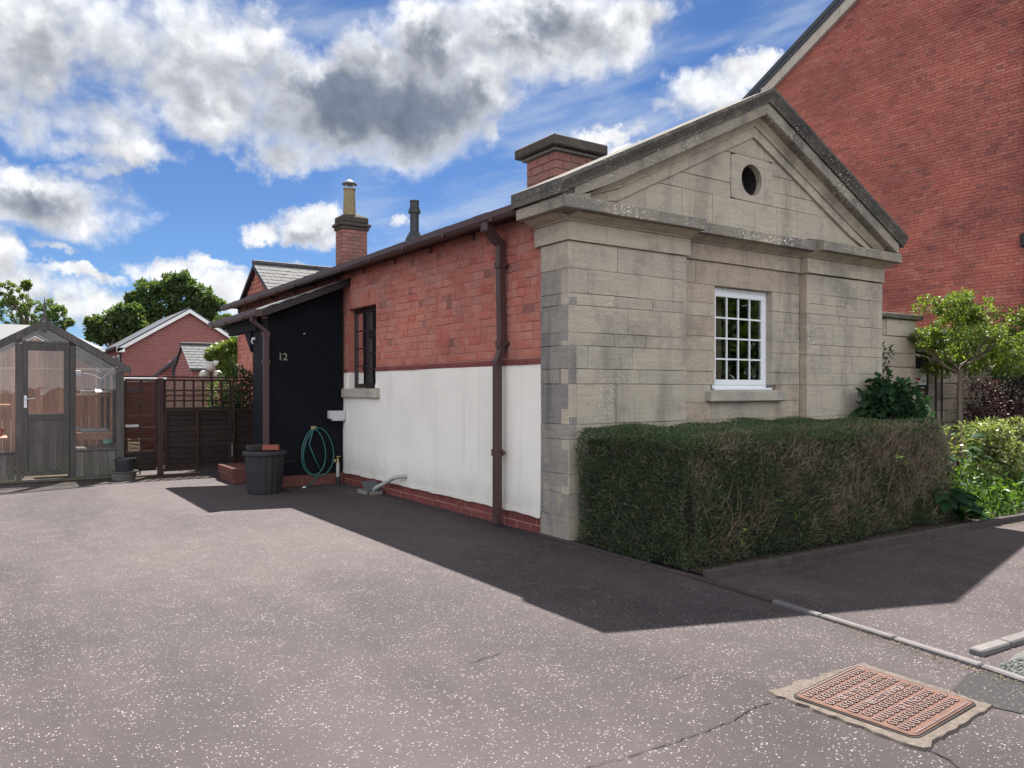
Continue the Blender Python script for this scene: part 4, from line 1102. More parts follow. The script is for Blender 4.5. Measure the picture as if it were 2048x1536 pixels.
for y in [0.72 + 1.02 * i for i in range(11)]:
    b = MB(); b.tube([(0.03, y, 3.20), (-.16, y, 3.175)], .006, 5); b.tube([(.02, y, 3.24), (.005, y, 3.13)], .006, 5); b.tube([(.012, y - .03, 3.15), (.012, y + .06, 3.155)], .005, 5)
    b.build('gutter_bracket', 'iron_dark', gut)
MB().box((-.155, .52, 3.215), (.03, 11.8, 3.25)).build('eaves_board', 'dark_frame', lodge)
dp = MB()
def sq(mb, pts, w):
    for p, q in zip(pts[:-1], pts[1:]):
        p, q = Vector(p), Vector(q)
        V = []
        for c in (p, q): V += [(c.x + a * w, c.y + b * w, c.z) for a, b in ((-1, -1), (1, -1), (1, 1), (-1, 1))]
        mb.add(V, [(3, 2, 1, 0), (4, 5, 6, 7), (0, 1, 5, 4), (1, 2, 6, 5), (2, 3, 7, 6), (3, 0, 4, 7)])
PY = 1.10
sq(dp, [(-.05, PY, 3.03), (-.03, PY, 1.86), (-.085, PY, 1.74), (-.085, PY, 0.03)], 0.038)
pipe = dp.build('downpipe', 'brown_pvc', lodge, bevel=.004)
MB().box((-.262, PY - .06, 3.09), (-.150, PY + .06, 3.19)).build('outlet', 'brown_pvc', pipe, bevel=.012)
e = MB(); e.add([(-.23, PY - .05, 3.10), (-.13, PY - .05, 3.10), (-.13, PY + .05, 3.10), (-.23, PY + .05, 3.10), (-.10, PY - .05, 2.97), (.0, PY - .05, 2.97), (.0, PY + .05, 2.97), (-.10, PY + .05, 2.97)],
             [(0, 1, 2, 3), (7, 6, 5, 4), (0, 4, 5, 1), (1, 5, 6, 2), (2, 6, 7, 3), (3, 7, 4, 0)]); e.build('offset_bend', 'brown_pvc', pipe)
for z, xx in ((2.76, -.05), (1.93, -.035), (0.78, -.085)):
    MB().box((xx - .048, PY - .048, z - .035), (xx + .05, PY + .048, z + .035)).box((xx + .02, PY - .075, z - .014), (xx + .06, PY + .075, z + .014)).build('pipe_collar', 'brown_pvc', pipe, bevel=.003)

# --- chimneys
def chimney(x0, x1, y0, y1, z0, z1, course, L, name='chimney'):
    c = MB().box((x0 + .012, y0 + .012, z0), (x1 - .012, y1 - .012, z1)).build(name, 'mortar_chimney', lodge)
    k = 0; z = z0
    while z < z1 - .03:
        for side in (False, True):
            A, B = (x0, x1) if not side else (y0, y1)
            off = (k + side) % 2; a = A - (L / 2 if off else 0)
            while a < B - .02:
                s0, s1 = max(a, A), min(a + L, B)
                if s1 - s0 > .03:
                    ctr = ((s0 + s1) / 2, y0, z + course / 2) if not side else (x0, (s0 + s1) / 2, z + course / 2)
                    link('brick', brick_mesh(random.randrange(8), 'brick_chimney'), c, ctr, (0, 0, R(-90)) if side else None, (s1 - s0 - .009, .05, course - .010))
                a += L
        z += course; k += 1
    return c
big = chimney(0.60, 1.16, 0.99, 1.533, 3.42, 4.09, 0.0905, 0.225)
MB().box((0.50, 0.88, 4.094), (1.27, 1.64, 4.205)).build('cap_stone', 'stone_cap', big, bevel=.012)
MB().box((0.56, 0.95, 4.06), (1.20, 1.58, 4.09)).build('bed_mortar', 'mortar_stone', big, bevel=.006)
sm = chimney(1.504, 2.054, 9.34, 9.72, 3.80, 4.745, 0.079, 0.225)
mb = MB(); mb.box((1.475, 9.31, 4.745), (2.085, 9.75, 4.81)); mb.box((1.445, 9.275, 4.815), (2.115, 9.785, 4.885)); mb.build('corbel', 'chimney_dark', sm, bevel=.014)
mb = MB(); mb.box((1.485, 9.32, 4.89), (2.075, 9.74, 5.03)); mb.build('corbel', 'chimney_dark', sm, bevel=.022)
mb = MB(); mb.add([(1.50, 9.34, 5.02), (2.06, 9.34, 5.02), (2.06, 9.72, 5.02), (1.50, 9.72, 5.02), (1.66, 9.45, 5.10), (1.90, 9.45, 5.10), (1.90, 9.61, 5.10), (1.66, 9.61, 5.10)],
    [(0, 1, 5, 4), (1, 2, 6, 5), (2, 3, 7, 6), (3, 0, 4, 7), (4, 5, 6, 7)]); mb.build('flaunching', 'chimney_dark', sm)
MB().lathe([(.135, 0), (.132, .02), (.118, .40), (.112, .52), (.128, .53), (.128, .56), (.10, .565), (.1, .5)], (1.72, 9.5, 5.06), 22).build('chimney_pot', 'pot_clay', sm, smooth=False)
cw = MB().lathe([(.10, 0), (.155, -.03), (.16, -.02), (.06, .055), (.0015, .07)], (1.72, 9.5, 5.735), 22).build('cowl', 'lead', sm, smooth=True)
for i in range(4):
    t = i * math.pi / 2 + .5; MB().tube([(1.72 + .105 * math.cos(t), 9.5 + .105 * math.sin(t), 5.46), (1.72 + .105 * math.cos(t), 9.5 + .105 * math.sin(t), 5.73)], .006, 5).build('cowl_leg', 'steel', cw)
MB().add([(1.40, 9.26, 3.86), (2.1, 9.26, 4.12), (2.1, 9.335, 4.20), (1.495, 9.335, 4.0), (1.40, 9.74, 3.86), (1.495, 9.74, 4.0)], [(0, 1, 2, 3), (0, 3, 5, 4)]).build('lead_flashing', 'lead', sm)
fl = MB().lathe([(.135, -.02), (.12, .06), (.075, .14), (.062, .15), (.062, .40), (.085, .405), (.085, .44), (.075, .45), (.075, .47), (.068, .475), (.068, .49), (.062, .50), (.062, .555), (.066, .56), (.066, .58), (.001, .582)], (0.35, 3.86, 3.47), 20)
fl.build('flue_pipe', 'black_plastic', lodge, smooth=False)

# --- boarded porch on the side wall
porch = MB()
PX = -1.14; PY0, PY1 = 5.58, 8.1
ptop = lambda x: 3.036 + x * (3.036 - 2.565) / 1.14
porch.prism([(PX + .03, .17), (-.0, .17), (0, ptop(0) - .02), (PX + .03, ptop(PX) - .02)], FF(PY0 + .025), -.05, 0)
porch.box((PX + .025, PY0 + .03, .17), (PX + .07, 6.38, 2.5))
po = porch.build('porch', 'porch_black', lodge)
def planks(poly, ang, wv, fn, mat, name='plank'):
    ca, sa = math.cos(ang), math.sin(ang)           # strip normal (nx,ny)
    nx, ny = -sa, ca
    ds = [nx * p[0] + ny * p[1] for p in poly]; d = min(ds) - random.uniform(0, wv)
    while d < max(ds):
        s = clip(clip(list(poly), nx, ny, d + wv - .0024), -nx, -ny, -d)
        if len(s) >= 3 and abs(area(s)) > .002: block(name, s, fn, mat, po, 0.02, 0.0, 0.0015, 0, .0004)
        d += wv
planks([(PX, .175), (-.003, .175), (-.003, ptop(0) - .005), (PX, ptop(PX) - .005)], R(-43), 0.125, FF(PY0), 'porch_black')
planks([(PY0 + .004, .175), (6.39, .175), (6.39, 2.50), (PY0 + .004, 2.50)], R(40), 0.125, SS(PX), 'porch_black')
for p in ([(PX - .012, PY0 - .008, .17), (PX + .02, PY0 + .03, 2.52)],): MB().box(*p).build('corner_post', 'porch_black', po)
MB().box((PX - .02, PY0 - .035, 0.0), (-.0, PY0 + .06, .165)).build('plinth', 'terracotta', po, bevel=.006)
MB().box((PX - .02, PY0 + .065, 0.0), (PX + .06, 6.36, .165)).build('plinth', 'terracotta', po, bevel=.006)
# lean-to roof, verge, fascia beam, soffit
pr0 = lambda x: ptop(x) + .03
V = [(PX - .20, 5.36, pr0(PX - .2)), (0.02, 5.36, pr0(0.02)), (0.02, 7.98, pr0(.02)), (PX - .20, 7.98, pr0(PX - .2))]
V += [(x, y, z + .05) for x, y, z in V]
MB().add(V, [(3, 2, 1, 0), (4, 5, 6, 7), (0, 1, 5, 4), (1, 2, 6, 5), (2, 3, 7, 6), (3, 0, 4, 7)]).build('porch_roof', 'slate_dark', po)
V = [(PX - .18, 5.33, pr0(PX - .18) - .05), (0.02, 5.33, pr0(0.02) - .05), (0.02, 5.358, pr0(.02) - .05), (PX - .18, 5.358, pr0(PX - .18) - .05)]
V += [(x, y, z + .095) for x, y, z in V]
MB().add(V, [(3, 2, 1, 0), (4, 5, 6, 7), (0, 1, 5, 4), (1, 2, 6, 5), (2, 3, 7, 6), (3, 0, 4, 7)]).build('verge_board', 'dark_frame', po)
for i in range(6):      # slates along the verge
    a = PX - .2 + i * .225; b = min(a + .235, .02)
    V = [(a, 5.31, pr0(a) + .062), (b, 5.31, pr0(b) + .054), (b, 5.7, pr0(b) + .054), (a, 5.7, pr0(a) + .062)]; V += [(x, y, z + .012) for x, y, z in V]
    MB().add(V, [(3, 2, 1, 0), (4, 5, 6, 7), (0, 1, 5, 4), (1, 2, 6, 5), (2, 3, 7, 6), (3, 0, 4, 7)]).build('slate', 'slate', po)
MB().box((PX - .06, 6.0, 2.33), (PX + .03, 7.6, 2.51)).build('beam', 'porch_black', po, bevel=.005)
MB().add([(PX - .03, 6.40, 2.33), (PX - .03, 6.75, 2.33), (PX - .03, 6.40, 2.02), (PX + .03, 6.40, 2.33), (PX + .03, 6.75, 2.33), (PX + .03, 6.40, 2.02)], [(0, 1, 2), (5, 4, 3), (0, 3, 4, 1), (1, 4, 5, 2), (2, 5, 3, 0)]).build('brace', 'porch_black', po)
MB().box((PX - .16, 5.62, 2.515), (PX + .03, 7.95, 2.535)).build('soffit', 'porch_black', po)
pg = gutter(5.25, 7.95, PX - .245, 2.525, po)
for y in (5.9, 6.9, 7.7): MB().box((PX - .305, y - .02, 2.47), (PX - .185, y + .02, 2.575)).build('gutter_joint', 'brown_pvc', pg, bevel=.006)
d2 = MB(); sq(d2, [(PX - .235, 5.52, 2.48), (PX - .235, 5.52, 2.42), (PX - .055, 5.52, 2.28), (PX - .055, 5.52, .03)], .038)
pp = d2.build('downpipe', 'brown_pvc', po, bevel=.004)
for z in (2.24, 1.84, 0.6): MB().box((PX - .105, 5.475, z - .03), (PX - .007, 5.57, z + .03)).build('pipe_collar', 'brown_pvc', pp, bevel=.003)
n12 = text_mesh('12', 0.145, .004, .003); n12.name = 'house_number'; n12.materials.append(MT['number'])
link('house_number', n12, po, (-.935, PY0 - .012, 1.92), (R(90), 0, 0))
MB().box((-.62, PY0 - .012, 2.27), (-.60, PY0 - .002, 2.285)).build('nail_head', 'white_paint', po)
mb = MB(); mb.box((PX - .03, 6.24, 2.20), (PX - .003, 6.30, 2.24)).tube([(PX - .035, 6.27, 2.23), (PX - .05, 6.27, 2.17), (PX - .03, 6.27, 2.14)], .012, 6); mb.build('hook', 'white_paint', po)
st = MB(); st.box((-1.42, 6.42, 0), (PX + .5, 7.30, .235)); st.build('step', 'terracotta', po, bevel=.01)
for i in range(5):
    MB().box((-1.44, 6.42 + i * .176, .10), (-1.422, 6.42 + i * .176 + .168, .165)).build('step_brick', 'terracotta', po, bevel=.004)
    MB().box((-1.44, 6.42 + i * .176, .17), (-1.422, 6.42 + i * .176 + .168, .235)).build('step_brick', 'terracotta', po, bevel=.004)

# ================================================================== NEIGHBOUR: tall red brick gable on the right
nb = thing('brick_house', 'tall red brick house whose blank gable wall rises behind the stone lodge', 'house', (14, 3.3, 0))
NX = 14.0; NE, NA, NZE, NS = 8.36, 3.2, 10.18, 0.562
nzt = lambda y: NZE + NS * (NE - y) if y > NA else NZE + NS * (NE - NA) - NS * (NA - y)
def nint(z):
    if z < NZE: return [(-1.9, NE)]
    hw = NE - (z - NZE) / NS; lo = NA - (hw - NA)
    return [(max(lo, -1.9), hw)] if hw - lo > .1 else []
def vis(r):
    a, z = (r[0] + r[1]) / 2, (r[2] + r[3]) / 2
    dx, dy = NX - CO, a - CT; X = dx * CY - dy * SY; Y = dx * SY + dy * CY
    px = 1024 + FPX * X / Y; py = 778 - FPX * (z - H) / Y
    return 1480 < px < 2120 and -40 < py < 800 and py < 1500
br = [r for r in lay(0.6, 13.2, 0.077, nint, 0.222, 0.008, 'garden') if vis(r)]
brickwork(nb, br, True, NX, 'brick_gable', 300, 0.06, prot=0.005)
MB().prism([(-1.95, 0), (NE + .01, 0), (NE + .01, NZE), (NA, nzt(NA) - .05), (-1.95, nzt(-1.95) - .05)], SS(NX + .010), -.25, 0).build('wall', 'mortar_gable', nb)
MB().box((NX + .02, NE - .3, 0), (NX + 8, NE - .02, NZE - .1)).build('rear_wall', 'brick_gable', nb)
MB().box((NX + .02, -1.95, 0), (NX + 8, -1.7, 8)).build('front_wall', 'brick_gable', nb)
def slope_board(x0, x1, top, bot, mat, name, y0=NE, y1=NA, parent=nb):
    V = [(x, y, nzt(y) + dz) for x in (x0, x1) for y, dz in ((y0, top), (y1, top), (y1, bot), (y0, bot))]
    MB().add(V, [(0, 1, 2, 3), (7, 6, 5, 4), (0, 4, 5, 1), (1, 5, 6, 2), (2, 6, 7, 3), (3, 7, 4, 0)]).build(name, mat, parent)
slope_board(NX - .17, NX + 8, .30, .16, 'slate_dark', 'roof', NE + .95)
slope_board(NX - .17, NX + 8, .30, .16, 'slate_dark', 'roof', -1.95, NA)
slope_board(NX - .15, NX - .12, .158, .03, 'slate_dark', 'verge_board', NE + .8)
for i in range(9):
    a = NE + .2 - i * .6; slope_board(NX - .119, NX + .01, .10, -.26, 'cream_paint', 'verge_soffit', a, a - .592)
MB().box((NX - .15, NE + .01, NZE - .42), (NX + .1, NE + .26, NZE - .10)).build('kneeler', 'cream_paint', nb)
MB().tube([(NX - .06, 1.80, .1), (NX - .06, 1.80, 12.4)], .038, 8).build('drainpipe', 'sign_grey', nb)
MB().box((NX - .16, 1.76, 4.5), (NX - .01, 1.90, 4.8)).build('wall_lamp', 'iron_dark', nb, bevel=.03)

# ================================================================== GARDEN STONE WALL + NOTICE BOARD
gw = thing('garden_wall', 'weathered stone garden wall joining the right end of the lodge', 'wall', (8, 1.2, 0))
def ashlar(x0, x1, z1, y, parent, seedm='stone_wall'):
    z = 0.0; k = 0
    while z < z1 - .05:
        h = random.choice([.22, .27, .33, .18]); zt = min(z + h, z1)
        if z1 - zt < .1: zt = z1
        x = x0
        while x < x1 - .02:
            w = random.uniform(.35, .85); xe = min(x + w, x1)
            if x1 - xe < .2: xe = x1
            block('stone', [(x, z), (xe, z), (xe, zt), (x, zt)], FF(y), seedm, parent, .12, .004, .008, .006, .008); x = xe
        z = zt
ashlar(5.4, 8.0, 2.56, 1.0, gw); ashlar(8.0, 16.0, 2.42, 1.45, gw)
MB().box((5.4, 1.05, 0), (7.97, 1.45, 2.54)).box((7.97, 1.53, 0), (16, 1.85, 2.40)).build('wall_core', 'mortar_stone', gw)
for i in range(5): block('stone', [(1.0, .5 * i), (1.5, .5 * i), (1.5, .5 * i + .5), (1.0, .5 * i + .5)], lambda a, z, d: (8.0 + d, a, z), 'stone_wall', gw, .05)
for i in range(4): MB().box((5.4 + i * .68, .93, 2.565), (5.4 + i * .68 + .675, 1.5, 2.65)).build('coping_stone', 'stone_top', gw, bevel=.012)
for i in range(9): MB().box((8.0 + i * .9, 1.40, 2.425), (8.0 + i * .9 + .893, 1.9, 2.49)).build('coping_stone', 'stone_top', gw, bevel=.012)
nbd = thing('notice_board', 'dark notice board with a white poster hung on the stone wall behind the young tree', 'notice board', (8.85, 1.4, 1.2))
MB().box((8.64, 1.385, 1.02), (9.14, 1.42, 2.10)).build('backing', 'sign_dark', nbd, bevel=.004)
def flat(x0, x1, z0, z1, y, mat, name, parent): MB().box((x0, y - .002, z0), (x1, y, z1)).build(name, mat, parent)
flat(8.67, 9.06, 1.52, 1.80, 1.383, 'sign_white', 'poster', nbd)
for (a, b, c, d) in ((8.78, 8.90, 1.745, 1.758), (8.78, 8.792, 1.68, 1.745), (8.82, 8.89, 1.665, 1.678), (8.92, 8.933, 1.68, 1.758)): flat(a, b, c, d, 1.379, 'pot_clay', 'emblem', nbd)
flat(8.67, 8.85, 1.60, 1.645, 1.379, 'sign_red', 'red_strip', nbd); flat(8.90, 9.03, 1.57, 1.60, 1.379, 'sign_grey', 'grey_strip', nbd)
flat(8.67, 8.86, 1.545, 1.553, 1.379, 'sign_grey', 'small_print', nbd)
flat(8.67, 9.06, 1.15, 1.50, 1.383, 'sign_dark', 'lower_poster', nbd)
MB().prism([(8.82, 1.17), (8.98, 1.17), (9.0, 1.33), (9.05, 1.42), (8.98, 1.45), (8.89, 1.43), (8.82, 1.45), (8.81, 1.36)], FF(1.379), -.002, 0).build('picture', 'sign_brown', nbd)
flat(8.69, 8.74, 1.30, 1.44, 1.379, 'sign_grey', 'picture', nbd); flat(8.84, 8.98, 1.465, 1.48, 1.379, 'sign_white', 'heading', nbd)
for (x, zt, lab) in ((9.22, 1.95, 'thin black iron post beside the notice board, nearer its edge'), (9.42, 1.90, 'thin black iron post standing closer to the tree trunk')):
    q = MB().tube([(x, 1.30, 0), (x, 1.30, zt)], .018, 8).lathe([(.03, 0), (.03, .03), (.001, .07)], (x, 1.30, zt), 8).build('iron_post', 'iron_dark', None, base=True)
    tag(q, lab, 'post', 'iron posts by the notice board')

# ================================================================== HEDGE
def hedge():
    x0, x1, y0, y1, zt = 0.03, 3.92, -1.50, -0.10, 1.08
    root = thing('hedge', 'clipped box hedge with bare brown twigs in front of the stone pediment wall', 'hedge', ((x0 + x1) / 2, (y0 + y1) / 2, 0))
    MB().box((x0 + .09, y0 + .09, 0.04), (x1 - .09, y1 - .05, zt - .10)).build('dark_core', 'soil', root)  # added dark box inside the leaves, blocks light through the hedge
    def wav(a, b): return .034 * np.sin(a * 2.3 + b * 3.1) + .022 * np.sin(a * 7.7 - b * 6.1 + 1) + .012 * np.sin(a * 15 + b * 13)
    def face(n, which):
        u, v = RNG.uniform(0, 1, n), RNG.uniform(0, 1, n); dpt = RNG.exponential(.028, n) - .012
        if which == 'front':
            x = x0 + u * (x1 - x0); z = .03 + v * (zt - .03); w = wav(x, z)
            bul = .05 * np.sin(np.clip(z / zt, 0, 1) * np.pi)   # slightly fuller belly
            return np.stack([x, y0 + dpt + w - bul + .10 * (z / zt) ** 7, z], 1), np.tile([0, -1., .25], (n, 1))
        if which == 'left':
            y = y0 + u * (y1 - y0); z = .03 + v * (zt - .03); w = wav(y + 3, z)
            return np.stack([x0 + dpt + w - .03 * np.sin(np.clip(z / zt, 0, 1) * np.pi) + .10 * (z / zt) ** 7, y, z], 1), np.tile([-1., 0, .25], (n, 1))
        if which == 'right':
            y = y0 + u * (y1 - y0); z = .03 + v * (zt - .03)
            return np.stack([x1 - dpt + wav(y + 7, z), y, z], 1), np.tile([1., 0, .25], (n, 1))
        x = x0 + u * (x1 - x0); y = y0 + v * (y1 - y0)
        ed = np.minimum(np.minimum(x - x0, x1 - x), y - y0)
        return np.stack([x, y, zt - dpt * .9 + wav(x, y + 5) * .7 - .07 * np.clip(1 - ed / .16, 0, 1) ** 2], 1), np.tile([0, 0, 1.], (n, 1))
    def bare(P):     # where the clipped face shows twigs instead of leaf
        x, z = P[:, 0], P[:, 2]
        n = .5 + .35 * np.sin(x * 2.1 + .6) * np.sin(z * 5.2 + x * 1.3) + .3 * np.sin(x * 5.3 - z * 7.1) + .18 * np.sin(x * 12.1 + z * 9)
        lean = np.clip((x - 1.0) / 2.2, 0, 1) * .55 + np.clip((z - .62) / .3, 0, 1) * .35 - np.clip((.35 - z) / .35, 0, 1) * .35
        return n * .55 + lean * .58
    Vg, Mg, Vt = [], [], []
    for which, n in (('front', 90000), ('left', 36000), ('top', 64000), ('right', 9000)):
        P, O = face(n, which); br = bare(P) if which == 'front' else np.full(n, .1)
        k = RNG.uniform(0, 1, n) > np.clip((br - .25) * 1.45, 0, .86)
        P, O, br = P[k], O[k], br[k]
        Vg.append(leaf_quads(P, O, .0155, .0105, 1.5))
        m = np.zeros(len(P), int)
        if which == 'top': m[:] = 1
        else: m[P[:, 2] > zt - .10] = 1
        m[RNG.uniform(0, 1, len(P)) < np.clip(br * .30, .02, .35)] = 2
        Mg.append(m)
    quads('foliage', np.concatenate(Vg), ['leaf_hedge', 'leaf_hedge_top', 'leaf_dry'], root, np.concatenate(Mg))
    for which, n in (('front', 27000), ('left', 4000), ('top', 800)):
        P, O = face(n, which); br = bare(P) if which == 'front' else np.full(n, .25)
        k = RNG.uniform(0, 1, n) < np.clip((br - .12) * 1.5, .03, 1)
        P, O = P[k], O[k]
        dirs = np.stack([RNG.normal(.5, .55, len(P)), RNG.normal(-.1, .35, len(P)), RNG.normal(.7, .5, len(P))], 1)
        if which == 'left': dirs = dirs[:, [1, 0, 2]]
        a = unit(dirs); b = unit(np.cross(a, RNG.normal(0, 1, a.shape)))
        L = RNG.lognormal(-2.75, .45, len(P))[:, None]; W = RNG.uniform(.0011, .0026, len(P))[:, None]
        mid = a * L * .5 + b * L * RNG.normal(0, .08, L.shape)
        Vt.append(np.stack([P - b * W, P + mid + b * W * 1.5, P + a * L, P + mid - b * W], 1))
    quads('twigs', np.concatenate(Vt), 'twig', root)
    # stray bramble leaves poking through
    P = np.array([[.95, y0 - .05, .55], [1.0, y0 - .06, .50], [.62, y0 - .05, .28], [.60, y0 - .05, .22], [1.30, y0 - .05, .37], [1.62, y0 - .05, .50], [3.0, y0 + .2, 1.06],
                  [2.9, y0 - .05, .75], [3.05, y0 - .05, .7], [3.4, y0 - .05, .55], [3.5, y0 - .05, .72], [3.45, y0 - .05, .45], [2.2, y0 - .05, .2], [3.8, y0 - .05, .35]])
    P = np.repeat(P, 3, 0) + RNG.normal(0, .022, (len(P) * 3, 3)) * np.array([1, .3, 1])
    quads('bramble_leaves', leaf_quads(P, np.tile([0, -.6, .3], (len(P), 1)), .05, .026, .7), 'leaf_lime', root)
    # longer woody stems low down
    mb = MB()
    for i in range(46):
        x = random.uniform(x0 + .1, x1 - .1); z = random.uniform(.05, .8); l = random.uniform(.12, .34); a = random.uniform(-.9, .9)
        mb.tube([(x, y0 - .035, z), (x + l * math.sin(a) * .5, y0 - .05, z + l * .5), (x + l * math.sin(a), y0 - .04, z + l * math.cos(a))], [.004, .003, .0015], 4)
    tag(mb.build('stems', 'twig', root), kind='stuff')
hedge()

# ================================================================== PLANTS ON THE RIGHT
def branch_tree(mb, p, d, L, r, depth, tips, spread=.6, shrink=.72, up=.15):
    d = d.normalized(); pts = [p]; q = p
    for i in range(3):
        d = (d + Vector((random.uniform(-.16, .16), random.uniform(-.16, .16), random.uniform(-.08, .16)))).normalized()
        q = q + d * L / 3; pts.append(q)
    mb.tube(pts, [r, r * .9, r * .8, r * .68], 6 if depth > 1 else 4, False)
    if depth == 0: tips.append((q, d)); return
    for i in range(random.choice([2, 3, 3])):
        nd = (d + Vector((random.uniform(-1, 1), random.uniform(-1, 1), random.uniform(-.5, .8))) * spread + Vector((0, 0, up))).normalized()
        branch_tree(mb, q if i else pts[2], nd, L * shrink * random.uniform(.8, 1.15), r * .6, depth - 1, tips, spread, shrink, up)

def leaf_cloud(cen, rad, n, L, W, flat=1.0, out=.7, spread=.9):
    """leaves in clumps round the given centres (k,3) with radii (k,)"""
    k = len(cen); idx = RNG.integers(0, k, n); v = unit(RNG.normal(0, 1, (n, 3)))
    r = rad[idx] * RNG.uniform(0.25, 1.0, n) ** .6
    P = cen[idx] + v * r[:, None] * np.array([1, 1, flat])
    return leaf_quads(P, v * out + np.array([0, 0, .25]), L, W, spread)

# young standard hawthorn
hx, hy = 8.40, 0.50
ht = thing('young_tree', 'young hawthorn with a slim bare trunk and white blossom in its crown', 'tree', (hx, hy, 0))
tb = MB(); tips = []
tb.tube([(hx, hy, 0), (hx + .012, hy, .6), (hx - .01, hy, 1.2), (hx, hy, 1.78)], [.055, .046, .043, .042], 9)
for a in range(8):
    t = a * .8; branch_tree(tb, Vector((hx, hy, 1.62 + .03 * a)), Vector((math.cos(t), math.sin(t), .45)), .40, .019, 2, tips, .6, .72, .12)
tb.build('trunk', 'bark', ht, smooth=True)
tc = np.array([list(p) for p, d in tips]); tc[:, 2] = np.clip(tc[:, 2], 1.7, 2.6)
ex = []
for i in range(230):
    t = random.uniform(0, 2 * math.pi); r = .98 * math.sqrt(random.uniform(0, 1)); h = random.uniform(-.42, .40) * (1 - (r / 1.15) ** 4)
    ex.append((hx + .12 + r * math.cos(t) * 1.06, hy + r * math.sin(t) * .9, 2.06 + h))
ex = [e for e in ex if e[2] > (2.22 if e[0] < hx + .02 else 1.70)]
for i in range(26): ex.append((hx - .30 + random.gauss(0, .14), hy + random.gauss(0, .14), 2.5 + random.uniform(0, .42)))
for i in range(22): ex.append((hx + .42 + random.gauss(0, .10), hy + random.gauss(0, .1), 2.45 + random.uniform(0, .32)))
for i in range(10): ex.append((hx - .80 + random.gauss(0, .10), hy, 2.24 + random.uniform(-.15, .1)))
tc = np.array(ex)
quads('crown', leaf_cloud(tc, RNG.uniform(.07, .16, len(tc)), 23000, .038, .030, .8), 'leaf_tree', ht)
bl = tc[RNG.choice(len(tc), 44)] + RNG.normal(0, .05, (44, 3)) * np.array([1, .5, 1]) - np.array([0, .05, 0])
quads('blossom', leaf_cloud(bl, np.full(44, .035), 1000, .017, .015), 'petal', ht)

# second tree further along
h2x, h2y = 10.75, 0.5
h2 = thing('young_tree', 'leafy young tree cut off by the picture edge, beyond the hawthorn', 'tree', (h2x, h2y, 0))
MB().tube([(h2x, h2y, 0), (h2x, h2y, 1.9)], [.05, .035], 8).build('trunk', 'bark', h2)
e2 = np.array([(h2x + random.gauss(0, .42), h2y + random.gauss(0, .35), 2.45 + random.gauss(0, .24)) for i in range(70)])
quads('crown', leaf_cloud(e2, RNG.uniform(.08, .2, 70), 5200, .046, .036, .8), 'leaf_tree', h2)

# broad leaves as single pieces on a shrub
def big_leaf_mesh(mat, fold=.25, bend=.35):
    V = []; F = []; n = 5
    for i in range(n + 1):
        t = i / n; w = .30 * math.sin(math.pi * min(t * .92 + .05, 1)) ** .8 * (1 - .25 * t); z = -bend * t * t
        V += [(t, -w, z + fold * w), (t, 0, z), (t, w, z + fold * w)]
    for i in range(n):
        a = i * 3; F += [(a, a + 3, a + 4, a + 1), (a + 1, a + 4, a + 5, a + 2)]
    return raw_mesh('leaf', V, F, mat, smooth=True)
def leafy_shrub(name, label, cat, base, leaves, mesh, stem_mat='bark', stems=None):
    r = thing(name, label, cat, base)
    for st_ in (stems if isinstance(stems, list) else [stems]): st_.build('stem', stem_mat, r)
    for (p, d, s) in leaves:
        d = Vector(d).normalized(); roll = random.uniform(-.6, .6)
        qd = d.to_track_quat('X', 'Z'); m = qd.to_matrix() @ Matrix.Rotation(roll, 3, 'X')
        link('leaf', mesh, r, p, m.to_euler(), (s, s * random.uniform(.8, 1.15), s))
    return r
dl = big_leaf_mesh('leaf_dark'); wl = big_leaf_mesh('leaf_weed')
L1 = []; sx, sy = 4.98, -0.40
while len(L1) < 290:
    t = random.uniform(0, 2 * math.pi); rr_ = .56 * math.sqrt(random.random()); h = random.uniform(.55, 1.62)
    p = (sx + rr_ * math.cos(t) * 1.15, sy + rr_ * math.sin(t) * .7, h)
    if h > 1.60 - 1.5 * max(0, (p[0] - sx) * .83 - (p[1] - sy) * .56) - .35 * max(0, sx - p[0]): continue
    if rr_ < .30 and h < 1.2: continue
    L1.append((p, (math.cos(t), math.sin(t) - .3, random.uniform(-.35, .35)), random.uniform(.10, .165)))
mb = []
for i in range(10):
    t = random.uniform(0, 6.28); mb.append(MB().tube([(sx + .03 * math.cos(t), sy + .03 * math.sin(t), 0), (sx + .2 * math.cos(t), sy + .2 * math.sin(t), .6), (sx + .35 * math.cos(t), sy + .3 * math.sin(t), 1.3)], [.014, .01, .005], 5))
bsh = leafy_shrub('broadleaf_shrub', 'dark green broad-leaved shrub rising over the right end of the hedge', 'shrub', (sx, sy, 0), L1, dl, 'bark', mb)
fc = np.array([list(p) for p, d_, s_ in L1]); fc[:, 0] = 4.98 + (fc[:, 0] - 4.98) * .85; fc[:, 2] -= .05
quads('foliage', leaf_cloud(fc, np.full(len(fc), .11), 3600, .085, .055), 'leaf_dark', bsh)
L2 = []; sx, sy = 5.45, -0.75; mb = MB()
for i in range(150):
    t = random.uniform(0, 2 * math.pi); h = random.uniform(.1, 1.0); rr_ = (.6 - .3 * abs(h - .5)) * random.uniform(.5, 1.0)
    L2.append(((sx + rr_ * math.cos(t) * 1.1, sy + rr_ * math.sin(t) * .7, h), (math.cos(t), math.sin(t), random.uniform(-.3, .5)), random.uniform(.09, .16)))
mb.tube([(sx, sy, 0), (sx, sy, .8)], [.015, .006], 5)
leafy_shrub('broadleaf_shrub', 'lower dark broad-leaved shrub between the hedge end and the slim tree trunk', 'shrub', (sx, sy, 0), L2, dl, 'bark', mb)
L3 = []; sx, sy = 4.06, -1.52; mb = MB(); mb.tube([(sx, sy, 0), (sx, sy, .25)], [.02, .01], 5)
